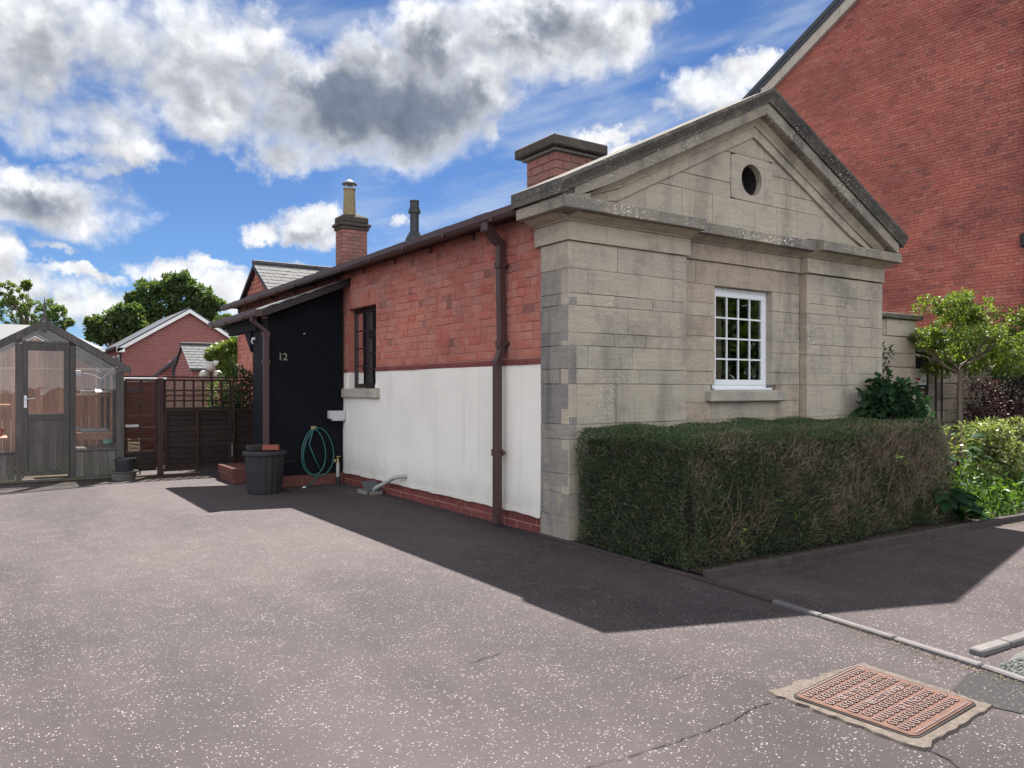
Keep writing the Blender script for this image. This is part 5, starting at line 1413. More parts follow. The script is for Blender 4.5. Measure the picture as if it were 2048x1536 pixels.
for i in range(46):
    t = random.uniform(0, 2 * math.pi); e = random.uniform(-.15, .9); h = .06 + .36 * random.random()
    L3.append(((sx + .16 * math.cos(t) + random.gauss(0, .08), sy + .09 * math.sin(t) - (.06 if h < .2 else 0), h), (math.cos(t), math.sin(t) - .25, e - .35), random.uniform(.13, .23)))
leafy_shrub('large_leaf_plant', 'low plant with large oval leaves spilling over the kerb at the hedge end', 'plant', (sx, sy, 0), L3, dl, 'leaf_dark', mb)
# climbing rose by the lodge corner
rx, ry = 6.25, .70
rs = thing('climbing_rose', 'thin climbing rose with reddish tips beside the lodge corner', 'plant', (rx, ry, 0))
mb = MB(); ctr = []
for i in range(5):
    a = random.uniform(-.3, .3); pts = [(rx + a * t + .05 * math.sin(5 * t + i), ry + .05 * i - .1, t * (1.75 + .16 * i) / 1.0) for t in (0, .35, .7, 1)]
    mb.tube(pts, [.008, .007, .005, .003], 5); ctr += [(p[0] + random.gauss(0, .10), p[1], p[2] + random.gauss(0, .12)) for p in pts[2:] for _ in range(4)]
mb.build('stems', 'bark', rs)
ctr = np.array(ctr); quads('foliage', leaf_cloud(ctr, np.full(len(ctr), .10), 420, .055, .035), 'leaf_dark', rs)
quads('red_tips', leaf_cloud(ctr[-8:], np.full(8, .1), 36, .045, .03), 'leaf_purple', rs)
# variegated evergreen, sunlit
def bush(name, label, cat, base, cens, rads, n, L, W, mat, core=True):
    r = thing(name, label, cat, base)
    quads('foliage', leaf_cloud(cens, rads, n, L, W), mat, r)
    mb = MB()
    for c in cens[:16]: mb.tube([(base[0], base[1], 0.0), ((base[0] + c[0]) / 2, (base[1] + c[1]) / 2, c[2] * .6), tuple(c)], [.014, .010, .004], 5)
    mb.build('stems', 'bark', r); return r
c = np.array([(6.62 + random.gauss(0, .34), -.85 + random.gauss(0, .22), min(.95, .15 + .82 * random.random() ** .7)) for i in range(90)])
bush('variegated_shrub', 'shrub with glossy yellow-edged leaves catching the sun at the picture edge', 'shrub', (6.62, -.85, 0), c, RNG.uniform(.06, .15, 90), 6500, .055, .032, 'leaf_var')
c = np.array([(10.2 + random.gauss(0, .6), .75 + random.gauss(0, .2), 1.0 + .36 * random.gauss(0, 1)) for i in range(60)]); c[:, 2] = np.clip(c[:, 2], .2, 1.5)
bush('purple_shrub', 'dark purple-leaved bush against the stone garden wall', 'shrub', (10.2, .75, 0), c, RNG.uniform(.12, .26, 60), 4600, .05, .034, 'leaf_purple')
c = np.array([(10.9 + random.gauss(0, .35), .7 + random.gauss(0, .15), 1.62 + .16 * random.gauss(0, 1)) for i in range(26)])
bush('green_shrub', 'green feathery shrub growing above the purple bush by the wall', 'shrub', (10.9, .7, 0), c, RNG.uniform(.1, .2, 26), 1700, .05, .028, 'leaf_dark')
# weeds: low ground cover
n = 5200
P = np.stack([RNG.uniform(4.25, 8.6, n), RNG.uniform(-1.72, -.5, n), np.abs(RNG.normal(.10, .12, n)) + .02], 1)
P[:, 2] *= np.clip((P[:, 1] + 1.8) * 2.2, .25, 1.5)
tag(quads('ground_cover', leaf_quads(P, np.tile([0, -.1, .8], (n, 1)), .06, .026, .7), 'leaf_weed'), kind='stuff')
n = 420
P = np.stack([RNG.uniform(4.6, 7.6, n), RNG.uniform(-1.6, -.8, n), np.zeros(n) + .02], 1)
tag(quads('grass', leaf_quads(P, np.tile([0, -.1, 1.2], (n, 1)), .30, .011, .35), 'leaf_weed'), kind='stuff')

# ================================================================== DRAIN COVER (foreground)
dc = thing('drain_cover', 'rusty cast-iron drain cover with raised squares set in pale cement in the tarmac', 'drain cover', (-1.112, -3.748, 0))
def P4(u, v):        # u along the far-left edge, v towards the camera right edge
    A, B, C_, D = (-1.432, -3.500), (-0.822, -3.440), (-0.815, -4.012), (-1.392, -4.050)
    x = (1 - u) * (1 - v) * A[0] + u * (1 - v) * B[0] + u * v * C_[0] + (1 - u) * v * D[0]
    y = (1 - u) * (1 - v) * A[1] + u * (1 - v) * B[1] + u * v * C_[1] + (1 - u) * v * D[1]
    return x, y
outer = []
for (a, b, n) in (((-1.475, -3.385), (-.75, -3.42), 14), ((-.75, -3.42), (-.765, -4.06), 14), ((-.765, -4.06), (-1.46, -4.115), 14), ((-1.46, -4.115), (-1.475, -3.385), 14)):
    for i in range(n):
        t = i / n; outer.append((a[0] + (b[0] - a[0]) * t + random.uniform(-.012, .012), a[1] + (b[1] - a[1]) * t + random.uniform(-.012, .012)))
no = len(outer); cx_, cy_ = -1.112, -3.75
V = [(x, y, .012 + random.uniform(-.002, .003)) for x, y in outer] + [(x + (x - cx_) * .02, y + (y - cy_) * .02, -.004) for x, y in outer]
MB().add(V, [tuple(range(no))[::-1]] + [(i, (i + 1) % no, no + (i + 1) % no, no + i) for i in range(no)]).build('cement_surround', 'cement', dc)
def rrect(m, r=.06, k=5):
    pts = []
    for cu, cv, a0 in ((1 - m - r, m + r, -90), (1 - m - r, 1 - m - r, 0), (m + r, 1 - m - r, 90), (m + r, m + r, 180)):
        for i in range(k + 1):
            a = R(a0 + 90 * i / k); pts.append(P4(cu + r * math.cos(a), cv + r * math.sin(a)))
    return pts
def slab(pts, z0, z1, name, mat):
    pts = pts if area(pts) > 0 else pts[::-1]
    return MB().prism(pts, lambda a, b, d: (a, b, d), z0, z1).build(name, mat, dc)
slab(rrect(-.022, .07), .005, .0165, 'frame_gap', 'cast_shadow_gap')
plate = slab(rrect(0.0), .008, .020, 'plate', 'bronze_rust')
mb = MB(); NU, NV = 9, 11
words = {3: (2, 9), 5: (3, 10), 7: (4, 8)}
for row_ in range(NU):
    for c_ in range(NV):
        if row_ == 2 and 3 <= c_ <= 6 or row_ == 4 and 4 <= c_ <= 7 or row_ == 6 and 5 <= c_ <= 7: continue
        v0, v1 = .05 + .9 * row_ / NU, .05 + .9 * (row_ + .66) / NU; u0, u1 = .05 + .9 * c_ / NV, .05 + .9 * (c_ + .66) / NV
        off = .5 * .9 / NV * (row_ % 2) * .5
        def bar(a, b, c, d): mb.prism([P4(a + off, c), P4(b + off, c), P4(b + off, d), P4(a + off, d)], lambda x, y, z: (x, y, z), .0195, .0245)
        t = .0125
        bar(u0, u0 + t, v0, v1); bar(u1 - t, u1, v0, v1); bar(u0, u1, v1 - t * .8, v1); bar(u0, u1, v0, v0 + t * .8) if row_ % 2 else None
for c_ in range(22):
    for v_ in (.018, .975):
        u_ = .06 + .88 * c_ / 22; mb.prism([P4(u_, v_ - .008), P4(u_ + .028, v_ - .008), P4(u_ + .028, v_ + .008), P4(u_, v_ + .008)], lambda x, y, z: (x, y, z), .0195, .024)
tag(mb.build('raised_squares', 'rust_dark', dc), kind='stuff')
A_, B_ = P4(0, .5), P4(1, .5); ang = math.atan2(B_[1] - A_[1], B_[0] - A_[0]) + math.pi
for body, u, v, s in (('CLASS B125', .43, .05 + .9 * 2.36 / NU, .054), ('CLARKSTEEL', .55, .05 + .9 * 4.36 / NU, .056), ('EN124', .55, .05 + .9 * 6.36 / NU, .062)):
    tm = text_mesh(body, s, .0025, .0006); tm.name = 'cast_lettering'; tm.materials.append(MT['rust_dark']); p = P4(u, v)
    link('cast_lettering', tm, dc, (p[0], p[1], .0225), (0, 0, ang))
for (u, v) in ((.90, .50), (.08, .50)):
    MB().prism([P4(u - .03, v - .014), P4(u + .03, v - .014), P4(u + .03, v + .014), P4(u - .03, v + .014)], lambda x, y, z: (x, y, z), .0195, .0208).build('key_hole', 'cast_shadow_gap', dc)

# ================================================================== THINGS ALONG THE SIDE WALL
bx, by = -1.32, 5.16
bn = thing('compost_bin', 'black ribbed plastic bin with a lid standing by the dark porch', 'bin', (bx, by, 0))
V = []; F = []; k = 72
for z, r in ((0, .222), (.015, .232), (.50, .268), (.545, .272)):
    for i in range(k):
        t = 2 * math.pi * i / k; rr_ = r - (.008 if (i % 4) < 2 and .01 < z < .53 else 0); V.append((bx + rr_ * math.cos(t), by + rr_ * math.sin(t), z))
for j in range(3):
    for i in range(k): F.append((j * k + i, j * k + (i + 1) % k, (j + 1) * k + (i + 1) % k, (j + 1) * k + i))
F.append(tuple(range(k))[::-1]); F.append(tuple(range(3 * k, 4 * k)))
MB().add(V, F).build('body', 'bin_plastic', bn)
MB().lathe([(.283, .53), (.298, .535), (.300, .565), (.29, .585), (.26, .592), (.255, .585), (.002, .60)], (bx, by, 0), 40).build('lid', 'bin_plastic', bn, smooth=False)
MB().tube([(bx + .28, by - .05, .42), (bx + .36, by - .06, .43), (bx + .41, by - .03, .41)], .008, 6).build('handle', 'bin_plastic', bn)
for (dx, dy, rz, mat, lab) in ((.045, -.14, -.5, 'brick_red', 'clean red brick resting on the black bin lid'), (-.13, .02, .15, 'edging_red', 'dull grey-brown brick lying behind the red one on the bin lid')):
    o = link('loose_brick', MB().box((-.107, -.05, 0), (.107, .05, .068)).build('loose_brick', mat, None, bevel=.004).data, None, (bx + dx, by + dy, .640), (0, 0, rz))
    tag(o, lab, 'brick', 'bricks on the bin lid')
for o in [o for o in bpy.data.objects if o.name.startswith('loose_brick') and 'label' not in o]: bpy.data.objects.remove(o)
# hose looped on a hook
hs = thing('garden_hose', 'teal garden hose looped over a brass hook on the dark porch boards', 'hose', (-.45, 5.52, 0))
hp = []
cxh, czh = -.43, .50
for i in range(150):
    t = i / 149 * 2 * math.pi * 2.0 + .5 * math.pi
    lp = i / 149
    w_, h_ = (.235, .36) if lp < .5 else (.18, .34)
    hp.append((cxh + (-.05 if lp > .5 else .03) + w_ * math.cos(t) * (1 - .15 * math.sin(t)), 5.545 - .012 * math.sin(9 * lp) - .01 * (lp > .5), czh + h_ * math.sin(t)))
hp += [(-.50, 5.53, .80), (-.55, 5.53, .62), (-.46, 5.535, .40), (-.36, 5.53, .2)]
MB().tube(hp, .010, 6).build('tube', 'hose', hs, smooth=True)
MB().tube([(-.40, 5.53, .145), (-.46, 5.50, .11), (-.58, 5.40, .05), (-.70, 5.28, .02)], .010, 6).build('tail', 'hose', hs)
MB().tube([(-.70, 5.28, .02), (-.735, 5.25, .02)], .016, 8).build('nozzle', 'white_paint', hs)
mb = MB(); mb.tube([(-.47, 5.57, .855), (-.47, 5.51, .86), (-.47, 5.50, .885)], .012, 6); mb.box((-.51, 5.555, .83), (-.43, 5.572, .89)); mb.build('hook', 'brass', hs)
tp = thing('standpipe_tap', 'outside tap on a pale lagged pipe where porch meets white wall', 'tap', (-.10, 5.53, 0))
MB().tube([(-.10, 5.535, 0), (-.10, 5.535, .11)], .034, 10).build('lower_pipe', 'iron_dark', tp)
MB().tube([(-.10, 5.535, .11), (-.10, 5.535, .33)], .026, 10).build('lagging', 'grey_pipe', tp)
mb = MB(); mb.tube([(-.10, 5.535, .33), (-.10, 5.535, .40)], .014, 8); mb.tube([(-.10, 5.535, .37), (-.16, 5.50, .37), (-.17, 5.49, .34)], .011, 7); mb.tube([(-.13, 5.515, .42), (-.07, 5.515, .42)], .007, 6); mb.build('tap', 'brass', tp)
mbx = thing('meter_box', 'small white plastic box fixed low on the porch corner', 'box', (-.13, 5.55, .98))
mb = MB(); mb.prism([(-.255, 1.12), (-.0, 1.12), (-.0, 1.0), (-.02, .965), (-.20, .965), (-.225, 1.0), (-.255, 1.0)], FF(5.57), 0, .10); mb.build('case', 'white_box', mbx, bevel=.008)
wp = thing('waste_pipe', 'pale waste pipe bending from the white wall down to a drain', 'pipe', (-.1, 4.0, 0))
MB().tube([(0.03, 3.42, .30), (-.06, 3.44, .31), (-.10, 3.55, .285), (-.12, 3.85, .17), (-.135, 4.08, .09), (-.14, 4.12, .05)], .028, 10).build('pipe', 'grey_pipe', wp, smooth=True)
gl = thing('drain_gully', 'dark drain gully with a lifted lid under the waste pipe', 'drain', (-.14, 4.25, 0))
mb = MB()
for (a, b, c, d) in ((-.26, -.02, 4.05, 4.08), (-.26, -.02, 4.40, 4.43), (-.26, -.235, 4.05, 4.43), (-.045, -.02, 4.05, 4.43)): mb.box((a, c, 0), (b, d, .05))
mb.build('rim', 'mortar_stone', gl, bevel=.006)
V = [(-.25, 4.12, .06), (-.03, 4.12, .06), (-.03, 4.30, .17), (-.25, 4.30, .17)]; V += [(x, y, z - .015) for x, y, z in V]
MB().add(V, [(0, 1, 2, 3), (7, 6, 5, 4), (0, 4, 5, 1), (1, 5, 6, 2), (2, 6, 7, 3), (3, 7, 4, 0)]).build('lid', 'gully', gl)
n = 160; scatter_chips('gully_gravel', np.stack([RNG.normal(-.2, .12, n), RNG.normal(4.4, .22, n)], 1), .010, 'cement', .6, .005)
cv = MB().box((-1.02, 4.86, 0), (-.53, 5.36, .014)).build('cover_slab', 'kerb_stone', None, base=True, bevel=.005)
tag(cv, 'flat grey square cover slab let into the ground by the porch', 'cover slab')

# ================================================================== GREENHOUSE
GX0, GX1, GY0, GY1, GA = -4.92, -2.665, 8.38, 11.0, -3.79
gh = thing('greenhouse', 'weathered grey timber greenhouse with a half-glazed door', 'greenhouse', ((GX0 + GX1) / 2, GY0, 0))
gzt = lambda x: 2.44 - abs(x - GA) * .605
ge = 1.755
def bx_(name, a, b, mat='wood_grey', bev=.004, parent=gh): return MB().box(a, b).build(name, mat, parent, bevel=bev)
bx_('corner_post', (GX1 - .11, GY0, 0), (GX1, GY0 + .07, ge)); bx_('corner_post', (GX0, GY0, 0), (GX0 + .11, GY0 + .07, ge))
for x in (-4.17, -3.445): bx_('door_post', (x, GY0 + .005, .03), (x + .085, GY0 + .075, gzt(x + .04) - .08))
bx_('head_rail', (-4.08, GY0 + .012, 2.155), (-3.45, GY0 + .07, 2.20))
for (a, b) in ((GX0 + .115, -4.175), (-3.355, GX1 - .115)):
    bx_('sill_rail', (a, GY0 - .01, .455), (b, GY0 + .06, .49))
    n = max(1, round((b - a) / .105))
    for i in range(n): bx_('board', (a + (b - a) * i / n, GY0 + .012, .045), (a + (b - a) * (i + 1) / n - .004, GY0 + .035, .45), 'wood_board', .003)
bx_('base_rail', (GX0, GY0 - .012, 0.0), (GX1, GY0 + .05, .04))
for s in (-1, 1):
    xe = GA + s * 1.22
    V = []
    for y in (GY0 - .045, GY0 - .012):
        V += [(GA, y, 2.545), (xe, y, 2.545 - 1.22 * .605), (xe, y, 2.545 - 1.22 * .605 - .125), (GA, y, 2.42)]
    MB().add(V, [(0, 1, 2, 3), (7, 6, 5, 4), (0, 4, 5, 1), (1, 5, 6, 2), (2, 6, 7, 3), (3, 7, 4, 0)]).build('barge_board', 'wood_grey', gh)
    for y in np.linspace(GY0 + .55, GY1, 5):
        V = [(GA, y, 2.47), (xe - s * .06, y, 2.47 - 1.16 * .605), (xe - s * .06, y, 2.43 - 1.16 * .605), (GA, y, 2.43)]; V += [(a, b + .03, c) for a, b, c in V]
        MB().add(V, [(0, 1, 2, 3), (7, 6, 5, 4), (0, 4, 5, 1), (1, 5, 6, 2), (2, 6, 7, 3), (3, 7, 4, 0)]).build('rafter', 'wood_grey', gh)
    MB().add([(GA, GY0, 2.48), (xe, GY0, 2.48 - 1.22 * .605), (xe, GY1, 2.48 - 1.22 * .605), (GA, GY1, 2.48)], [(0, 1, 2, 3)]).build('roof_pane', 'glass_house', gh)
mb = MB(); mb.box((GA - .035, GY0 - .06, 2.35), (GA + .035, GY0 - .046, 2.57)); mb.build('apex_block', 'wood_grey', gh)
mb = MB(); mb.lathe([(.03, 0), (.028, .08), (.018, .10), (.012, .26), (.002, .36)], (GA, GY0 - .03, 2.53), 6); mb.build('finial', 'wood_grey', gh)
MB().lathe([(.02, 0), (.02, .004), (.001, .005)], (GA, GY0 - .062, 2.50), 10).build('cap_screw', 'white_paint', gh)
# glass: gable lights and side lights
def pane(pts, y, parent=gh): MB().add([(a, y, z) for a, z in pts], [tuple(range(len(pts)))]).build('pane', 'glass_house', parent)
pane([(-4.08, 2.205), (-3.45, 2.205), (-3.45, gzt(-3.45)), (GA, gzt(GA)), (-4.08, gzt(-4.08))], GY0 + .04)
pane([(-3.355, .495), (GX1 - .115, .495), (GX1 - .115, gzt(GX1 - .115)), (-3.355, gzt(-3.355))], GY0 + .04)
pane([(GX0 + .115, .495), (-4.175, .495), (-4.175, gzt(-4.175)), (GX0 + .115, gzt(GX0 + .115))], GY0 + .04)
MB().add([(GX1 - .03, GY0 + .08, .5), (GX1 - .03, GY1, .5), (GX1 - .03, GY1, ge), (GX1 - .03, GY0 + .08, ge)], [(0, 1, 2, 3)]).build('side_pane', 'glass_house', gh)
for y in (9.25, 10.1, 10.95): bx_('side_post', (GX1 - .06, y, 0), (GX1 - .005, y + .05, ge))
bx_('side_board', (GX1 - .05, GY0 + .08, .03), (GX1 - .02, GY1, .49), 'wood_board'); bx_('side_board', (GX0 + .02, GY0 + .08, .03), (GX0 + .05, GY1, .49), 'wood_board')
bx_('eaves_rail', (GX1 - .07, GY0 + .08, ge - .05), (GX1 + .0, GY1, ge + .02)); bx_('eaves_rail', (GX0, GY0 + .08, ge - .05), (GX0 + .07, GY1, ge + .02))
# back wall of reddish boards seen through the glass
x = GX0
while x < GX1 - .02:
    xe = min(x + .125, GX1); MB().prism([(x, .02), (xe - .005, .02), (xe - .005, gzt(xe) - .02), (x, gzt(x) - .02)], FF(GY1 - .02), -.02, 0).build('back_board', 'wood_red', gh); x = xe
# door
dr = MB()
dx0, dx1 = -4.08, -3.45
for (a, b, c, d) in ((dx0, dx0 + .075, .07, 2.15), (dx1 - .075, dx1, .07, 2.15), (dx0 + .075, dx1 - .075, 2.05, 2.15), (dx0 + .075, dx1 - .075, .965, 1.065), (dx0 + .075, dx1 - .075, .07, .16)):
    dr.box((a, GY0 - .012, c), (b, GY0 + .03, d))
door = dr.build('door', 'wood_grey', gh, bevel=.004)
for i in range(5): bx_('door_board', (dx0 + .077 + i * .0955, GY0 + .0, .162), (dx0 + .077 + i * .0955 + .092, GY0 + .02, .963), 'wood_grey', .003, door)
MB().add([(dx0 + .075, GY0 + .01, 1.065), (dx1 - .075, GY0 + .01, 1.065), (dx1 - .075, GY0 + .01, 2.05), (dx0 + .075, GY0 + .01, 2.05)], [(0, 1, 2, 3)]).build('door_pane', 'glass_house', door)
mb = MB(); mb.box((dx0 + .02, GY0 - .02, 1.16), (dx0 + .058, GY0 - .013, 1.35)); mb.tube([(dx0 + .04, GY0 - .02, 1.29), (dx0 + .04, GY0 - .055, 1.29), (dx0 + .10, GY0 - .06, 1.295), (dx0 + .165, GY0 - .055, 1.305)], .009, 7); mb.build('door_handle', 'steel', door)
bx_('threshold', (dx0 + .02, GY0 - .03, .075), (dx1 - .02, GY0 - .013, .10), 'wood_pale', .003, door)
bx_('batten', (GX0 + .1, GY0 + .3, 1.765), (GX1 - .1, GY0 + .325, 1.785), 'wood_pale', .002)
bx_('shelf', (-3.40, 9.4, 1.31), (GX1 - .1, 10.0, 1.36), 'wood_red', .004); bx_('bench', (-3.40, 9.0, .68), (GX1 - .1, 10.2, .72), 'wood_red', .004)
bx_('bench_front', (-3.40, 9.0, .60), (GX1 - .1, 9.03, .676), 'wood_red', .003); bx_('bench', (GX0 + .1, 9.3, .62), (-4.25, 10.4, .66), 'wood_red', .004)
bx_('shelf', (GX0 + .1, 9.9, 1.15), (-4.2, 10.3, 1.19), 'wood_red', .004)
V = [(-2.98, 9.35, 1.385), (-2.72, 9.4, 1.395), (-2.70, 9.7, 1.40), (-2.96, 9.65, 1.44)]; V += [(a, b, c + .012) for a, b, c in V]
o = MB().add(V, [(3, 2, 1, 0), (4, 5, 6, 7), (0, 1, 5, 4), (1, 2, 6, 5), (2, 3, 7, 6), (3, 0, 4, 7)]).build('paper_sheet', 'white_paint'); tag(o, 'crumpled white sheet on the upper greenhouse shelf', 'sheet')
o = MB().box((-3.18, 9.5, 1.362), (-2.98, 9.75, 1.43)).build('seed_tray', 'net_curtain', None, bevel=.01); tag(o, 'pale seed tray on the upper greenhouse shelf', 'tray')
o = MB().box((-3.22, 9.1, .722), (-2.80, 9.7, .765)).build('seed_tray', 'sign_grey', None, bevel=.01); tag(o, 'grey flat tray on the lower greenhouse bench', 'tray')
o = MB().tube([(-2.93, 8.75, .56), (-2.88, 8.75, .565), (-2.82, 8.75, .57), (-2.79, 8.75, .57)], [.045, .055, .05, .02], 12).build('plastic_bottle', 'bottle_green'); tag(o, 'pale green plastic bottle lying behind the lower right greenhouse pane', 'bottle')
bx_('ledge', (-3.35, 8.5, .46), (GX1 - .12, 9.0, .50), 'wood_board', .003)
o = MB().tube([(-3.42, 9.3, .76), (-3.30, 9.28, .79), (-3.20, 9.25, .76)], [.03, .05, .02], 8).build('sack', 'net_curtain'); tag(o, 'rolled grey sack at the end of the greenhouse bench', 'sack')
lm = thing('inspection_lamp', 'pale blue lamp on a drooping cable behind the greenhouse glass', 'lamp', (-3.3, 8.7, 1.65))
MB().tube([(-3.36, 8.72, 1.70), (-3.26, 8.72, 1.70)], .055, 12).build('head', 'white_box', lm)
MB().tube([(-3.24, 8.72, 1.71), (-3.10, 8.72, 1.69), (-2.96, 8.72, 1.62), (-2.90, 8.72, 1.68), (-2.78, 8.72, 1.765)], .008, 5).build('cable', 'white_box', lm)

# pots by the greenhouse
px_, py_ = -2.72, 8.02
tr_ = thing('plant_trough', 'old grey oval trough on the ground beside the greenhouse', 'trough', (px_, py_, 0))
MB().lathe([(.17, 0), (.19, .10), (.21, .125), (.215, .14), (.19, .14), (.17, .11)], (px_, py_, 0), 24).build('bowl', 'trough', tr_)
pt = thing('plant_pot', 'black plastic plant pot stacked on the grey trough', 'pot', (px_ + .02, py_, .11))
MB().lathe([(.125, 0), (.15, .19), (.165, .19), (.165, .225), (.15, .225), (.13, .05)], (px_ + .02, py_, .115), 24).build('pot', 'black_plastic', pt)

# ================================================================== TRELLIS GATES
FY = 8.45
def trellis(x0, x1, z0, z1, nx, nz, parent, y=FY, w=.032, mat='wood_post'):
    for i in range(nx + 1):
        x = x0 + (x1 - x0) * i / nx; MB().box((x - w / 2, y, z0), (x + w / 2, y + .018, z1)).build('upright_slat', mat, parent)
    for j in range(nz + 1):
        z = z0 + (z1 - z0) * j / nz; MB().box((x0 - w / 2, y - .019, z - w / 2), (x1 + w / 2, y - .001, z + w / 2)).build('cross_slat', mat, parent)
tp_ = thing('trellis_panel', 'tall narrow brown trellis panel between greenhouse and gate post', 'trellis', (-2.4, FY, 0))
trellis(-2.63, -2.17, .40, 1.60, 2, 6, tp_)
MB().box((-2.66, FY - .02, 1.642), (-2.15, FY + .03, 1.668)).build('top_rail', 'wood_post', tp_)
for i in range(4): MB().box((-2.64, FY - .012, .08 + i * .078), (-2.16, FY + .012, .08 + i * .078 + .074)).build('board', 'wood_fence', tp_)
MB().box((-2.64, FY - .03, 1.43), (-2.42, FY - .021, 1.47)).build('hinge', 'iron_dark', tp_); MB().box((-2.64, FY - .03, .82), (-2.44, FY - .021, .86)).build('hinge', 'grey_pipe', tp_)
q = MB().box((-2.145, FY - .05, 0), (-2.055, FY + .05, 1.64)).build('gate_post', 'wood_post', None, bevel=.006, base=True); tag(q, 'square brown timber post between the narrow trellis and the wide gate', 'post')
def lap_panel(name, label, x0, x1, muntins):
    g_ = thing(name, label, 'gate' if 'gate' in name else 'fence', ((x0 + x1) / 2, FY, 0))
    MB().box((x0, FY - .025, 1.642), (x1, FY + .03, 1.668)).build('top_rail', 'wood_post', g_)
    n = max(2, round((x1 - x0) / .165)); trellis(x0 + .02, x1 - .02, 1.075, 1.60, n, 3, g_)
    z = .09; i = 0
    while z < 1.03:
        h_ = random.uniform(.085, .11)
        V = [(x0 + .02, FY - .004, z), (x1 - .02, FY - .004, z), (x1 - .02, FY + .012, z + h_ + .012), (x0 + .02, FY + .012, z + h_ + .012)]; V += [(a, b + .012, c) for a, b, c in V]
        MB().add(V, [(0, 1, 2, 3), (7, 6, 5, 4), (0, 4, 5, 1), (1, 5, 6, 2), (2, 6, 7, 3), (3, 7, 4, 0)]).build('board', 'wood_fence', g_); z += h_
    for x in muntins: MB().box((x - .022, FY - .035, .07), (x + .022, FY - .006, 1.06)).build('upright', 'wood_post', g_)
    MB().box((x0, FY - .03, .05), (x1, FY + .02, .09)).build('bottom_rail', 'wood_post', g_)
    return g_
g1 = lap_panel('garden_gate', 'dark brown boarded gate with trellis top, left of the porch', -2.05, -.93, [-2.02, -1.51, -.955])
mb = MB(); mb.box((-.985, FY - .05, .30), (-.965, FY - .036, .98)); mb.lathe([(.02, 0), (.02, .04), (.012, .05)], (-.975, FY - .05, .22), 8); mb.build('drop_bolt', 'iron_dark', g1)
mb = MB(); mb.box((-.99, FY - .052, .225), (-.96, FY - .038, .27)); mb.build('bolt_end', 'steel', g1)
g2 = lap_panel('fence_panel', 'dark boarded fence panel with trellis top touching the porch', -.92, -.15, [-.90, -.35])

# ================================================================== GARDEN BEYOND THE FENCE
sh = thing('low_brick_wall', 'low red painted brick wall with pale coping behind the trellis', 'wall', (-2.6, 10.4, 0))
brickwork(sh, lay(0, 1.585, .085, lambda z: [(-2.60, -1.72)], .228, .010), False, 10.2, 'terracotta', 160, .06)
MB().box((-2.6, 10.22, 0), (-1.725, 10.45, 1.58)).build('wall', 'mortar_side', sh)
for i in range(2): MB().box((-2.61 + i * .46, 10.14, 1.60), (-2.61 + i * .46 + .455, 10.5, 1.665)).build('coping_stone', 'white_paint', sh, bevel=.006)
cr = thing('wooden_crate', 'small pale slatted crate low behind the narrow trellis', 'crate', (-2.5, 8.9, 0))
for i in range(4): MB().box((-2.55, 8.75, .33 + i * .06), (-2.36, 8.765, .33 + i * .06 + .038)).build('slat', 'wood_pale', cr)
for x in (-2.55, -2.38): MB().box((x, 8.766, .0), (x + .03, 8.80, .60)).build('upright', 'wood_pale', cr)
rsx = thing('reed_screen', 'brown reed screen behind the trellis of the gate', 'screen', (-1.4, 12.2, 0))
mb = MB()
for i in range(90):
    x = -2.05 + i * .0185; mb.tube([(x, 12.2 + random.uniform(-.01, .01), 0), (x + random.uniform(-.01, .01), 12.2, 1.62 + random.uniform(-.04, .03))], .008, 4)
tag(mb.build('reeds', 'reed', rsx), kind='stuff')
for z in (.4, 1.3): MB().box((-2.06, 12.16, z), (-.38, 12.175, z + .03)).build('rail', 'wood_post', rsx)
gx, gy = at(422, 16.2)
gl_ = thing('garden_lamp', 'garden lamp post with three round glass globes above the trellis', 'lamp', (gx, gy, 0))
mb = MB(); mb.tube([(gx, gy, 0), (gx, gy, 1.80)], .025, 8); mb.tube([(gx - .13, gy, 1.66), (gx - .07, gy, 1.58), (gx, gy, 1.55), (gx + .07, gy, 1.58), (gx + .13, gy, 1.66)], .012, 6); mb.build('post', 'iron_dark', gl_)
for dx, z in ((-.14, 1.745), (.14, 1.745), (0, 1.895)):
    MB().lathe([(.002, -.10), (.05, -.086), (.086, -.05), (.1, 0), (.086, .05), (.05, .086), (.002, .1)], (gx + dx, gy, z), 16).build('globe', 'globe', gl_, smooth=True)
gx, gy = at(455, 14.6)
c = np.array([(gx + random.gauss(0, .22), gy + random.gauss(0, .2), random.uniform(.7, 1.5)) for i in range(40)])
yb = bush('flowering_shrub', 'green shrub with yellow flowers seen through the gate trellis', 'shrub', (gx, gy, 0), c, RNG.uniform(.08, .18, 40), 1500, .06, .036, 'leaf_weed')
tag(quads('flowers', leaf_cloud(c[::4], np.full(10, .15), 60, .05, .05), 'petal_yellow', yb), kind='stuff')
gx, gy = at(490, 14.4)
c = np.array([(gx + random.gauss(0, .2), gy + random.gauss(0, .2), random.uniform(.6, 1.75)) for i in range(40)])
bush('climber', 'dark leafy climber behind the trellis next to the porch', 'plant', (gx, gy, 0), c, RNG.uniform(.08, .2, 40), 1500, .07, .04, 'leaf_dark')

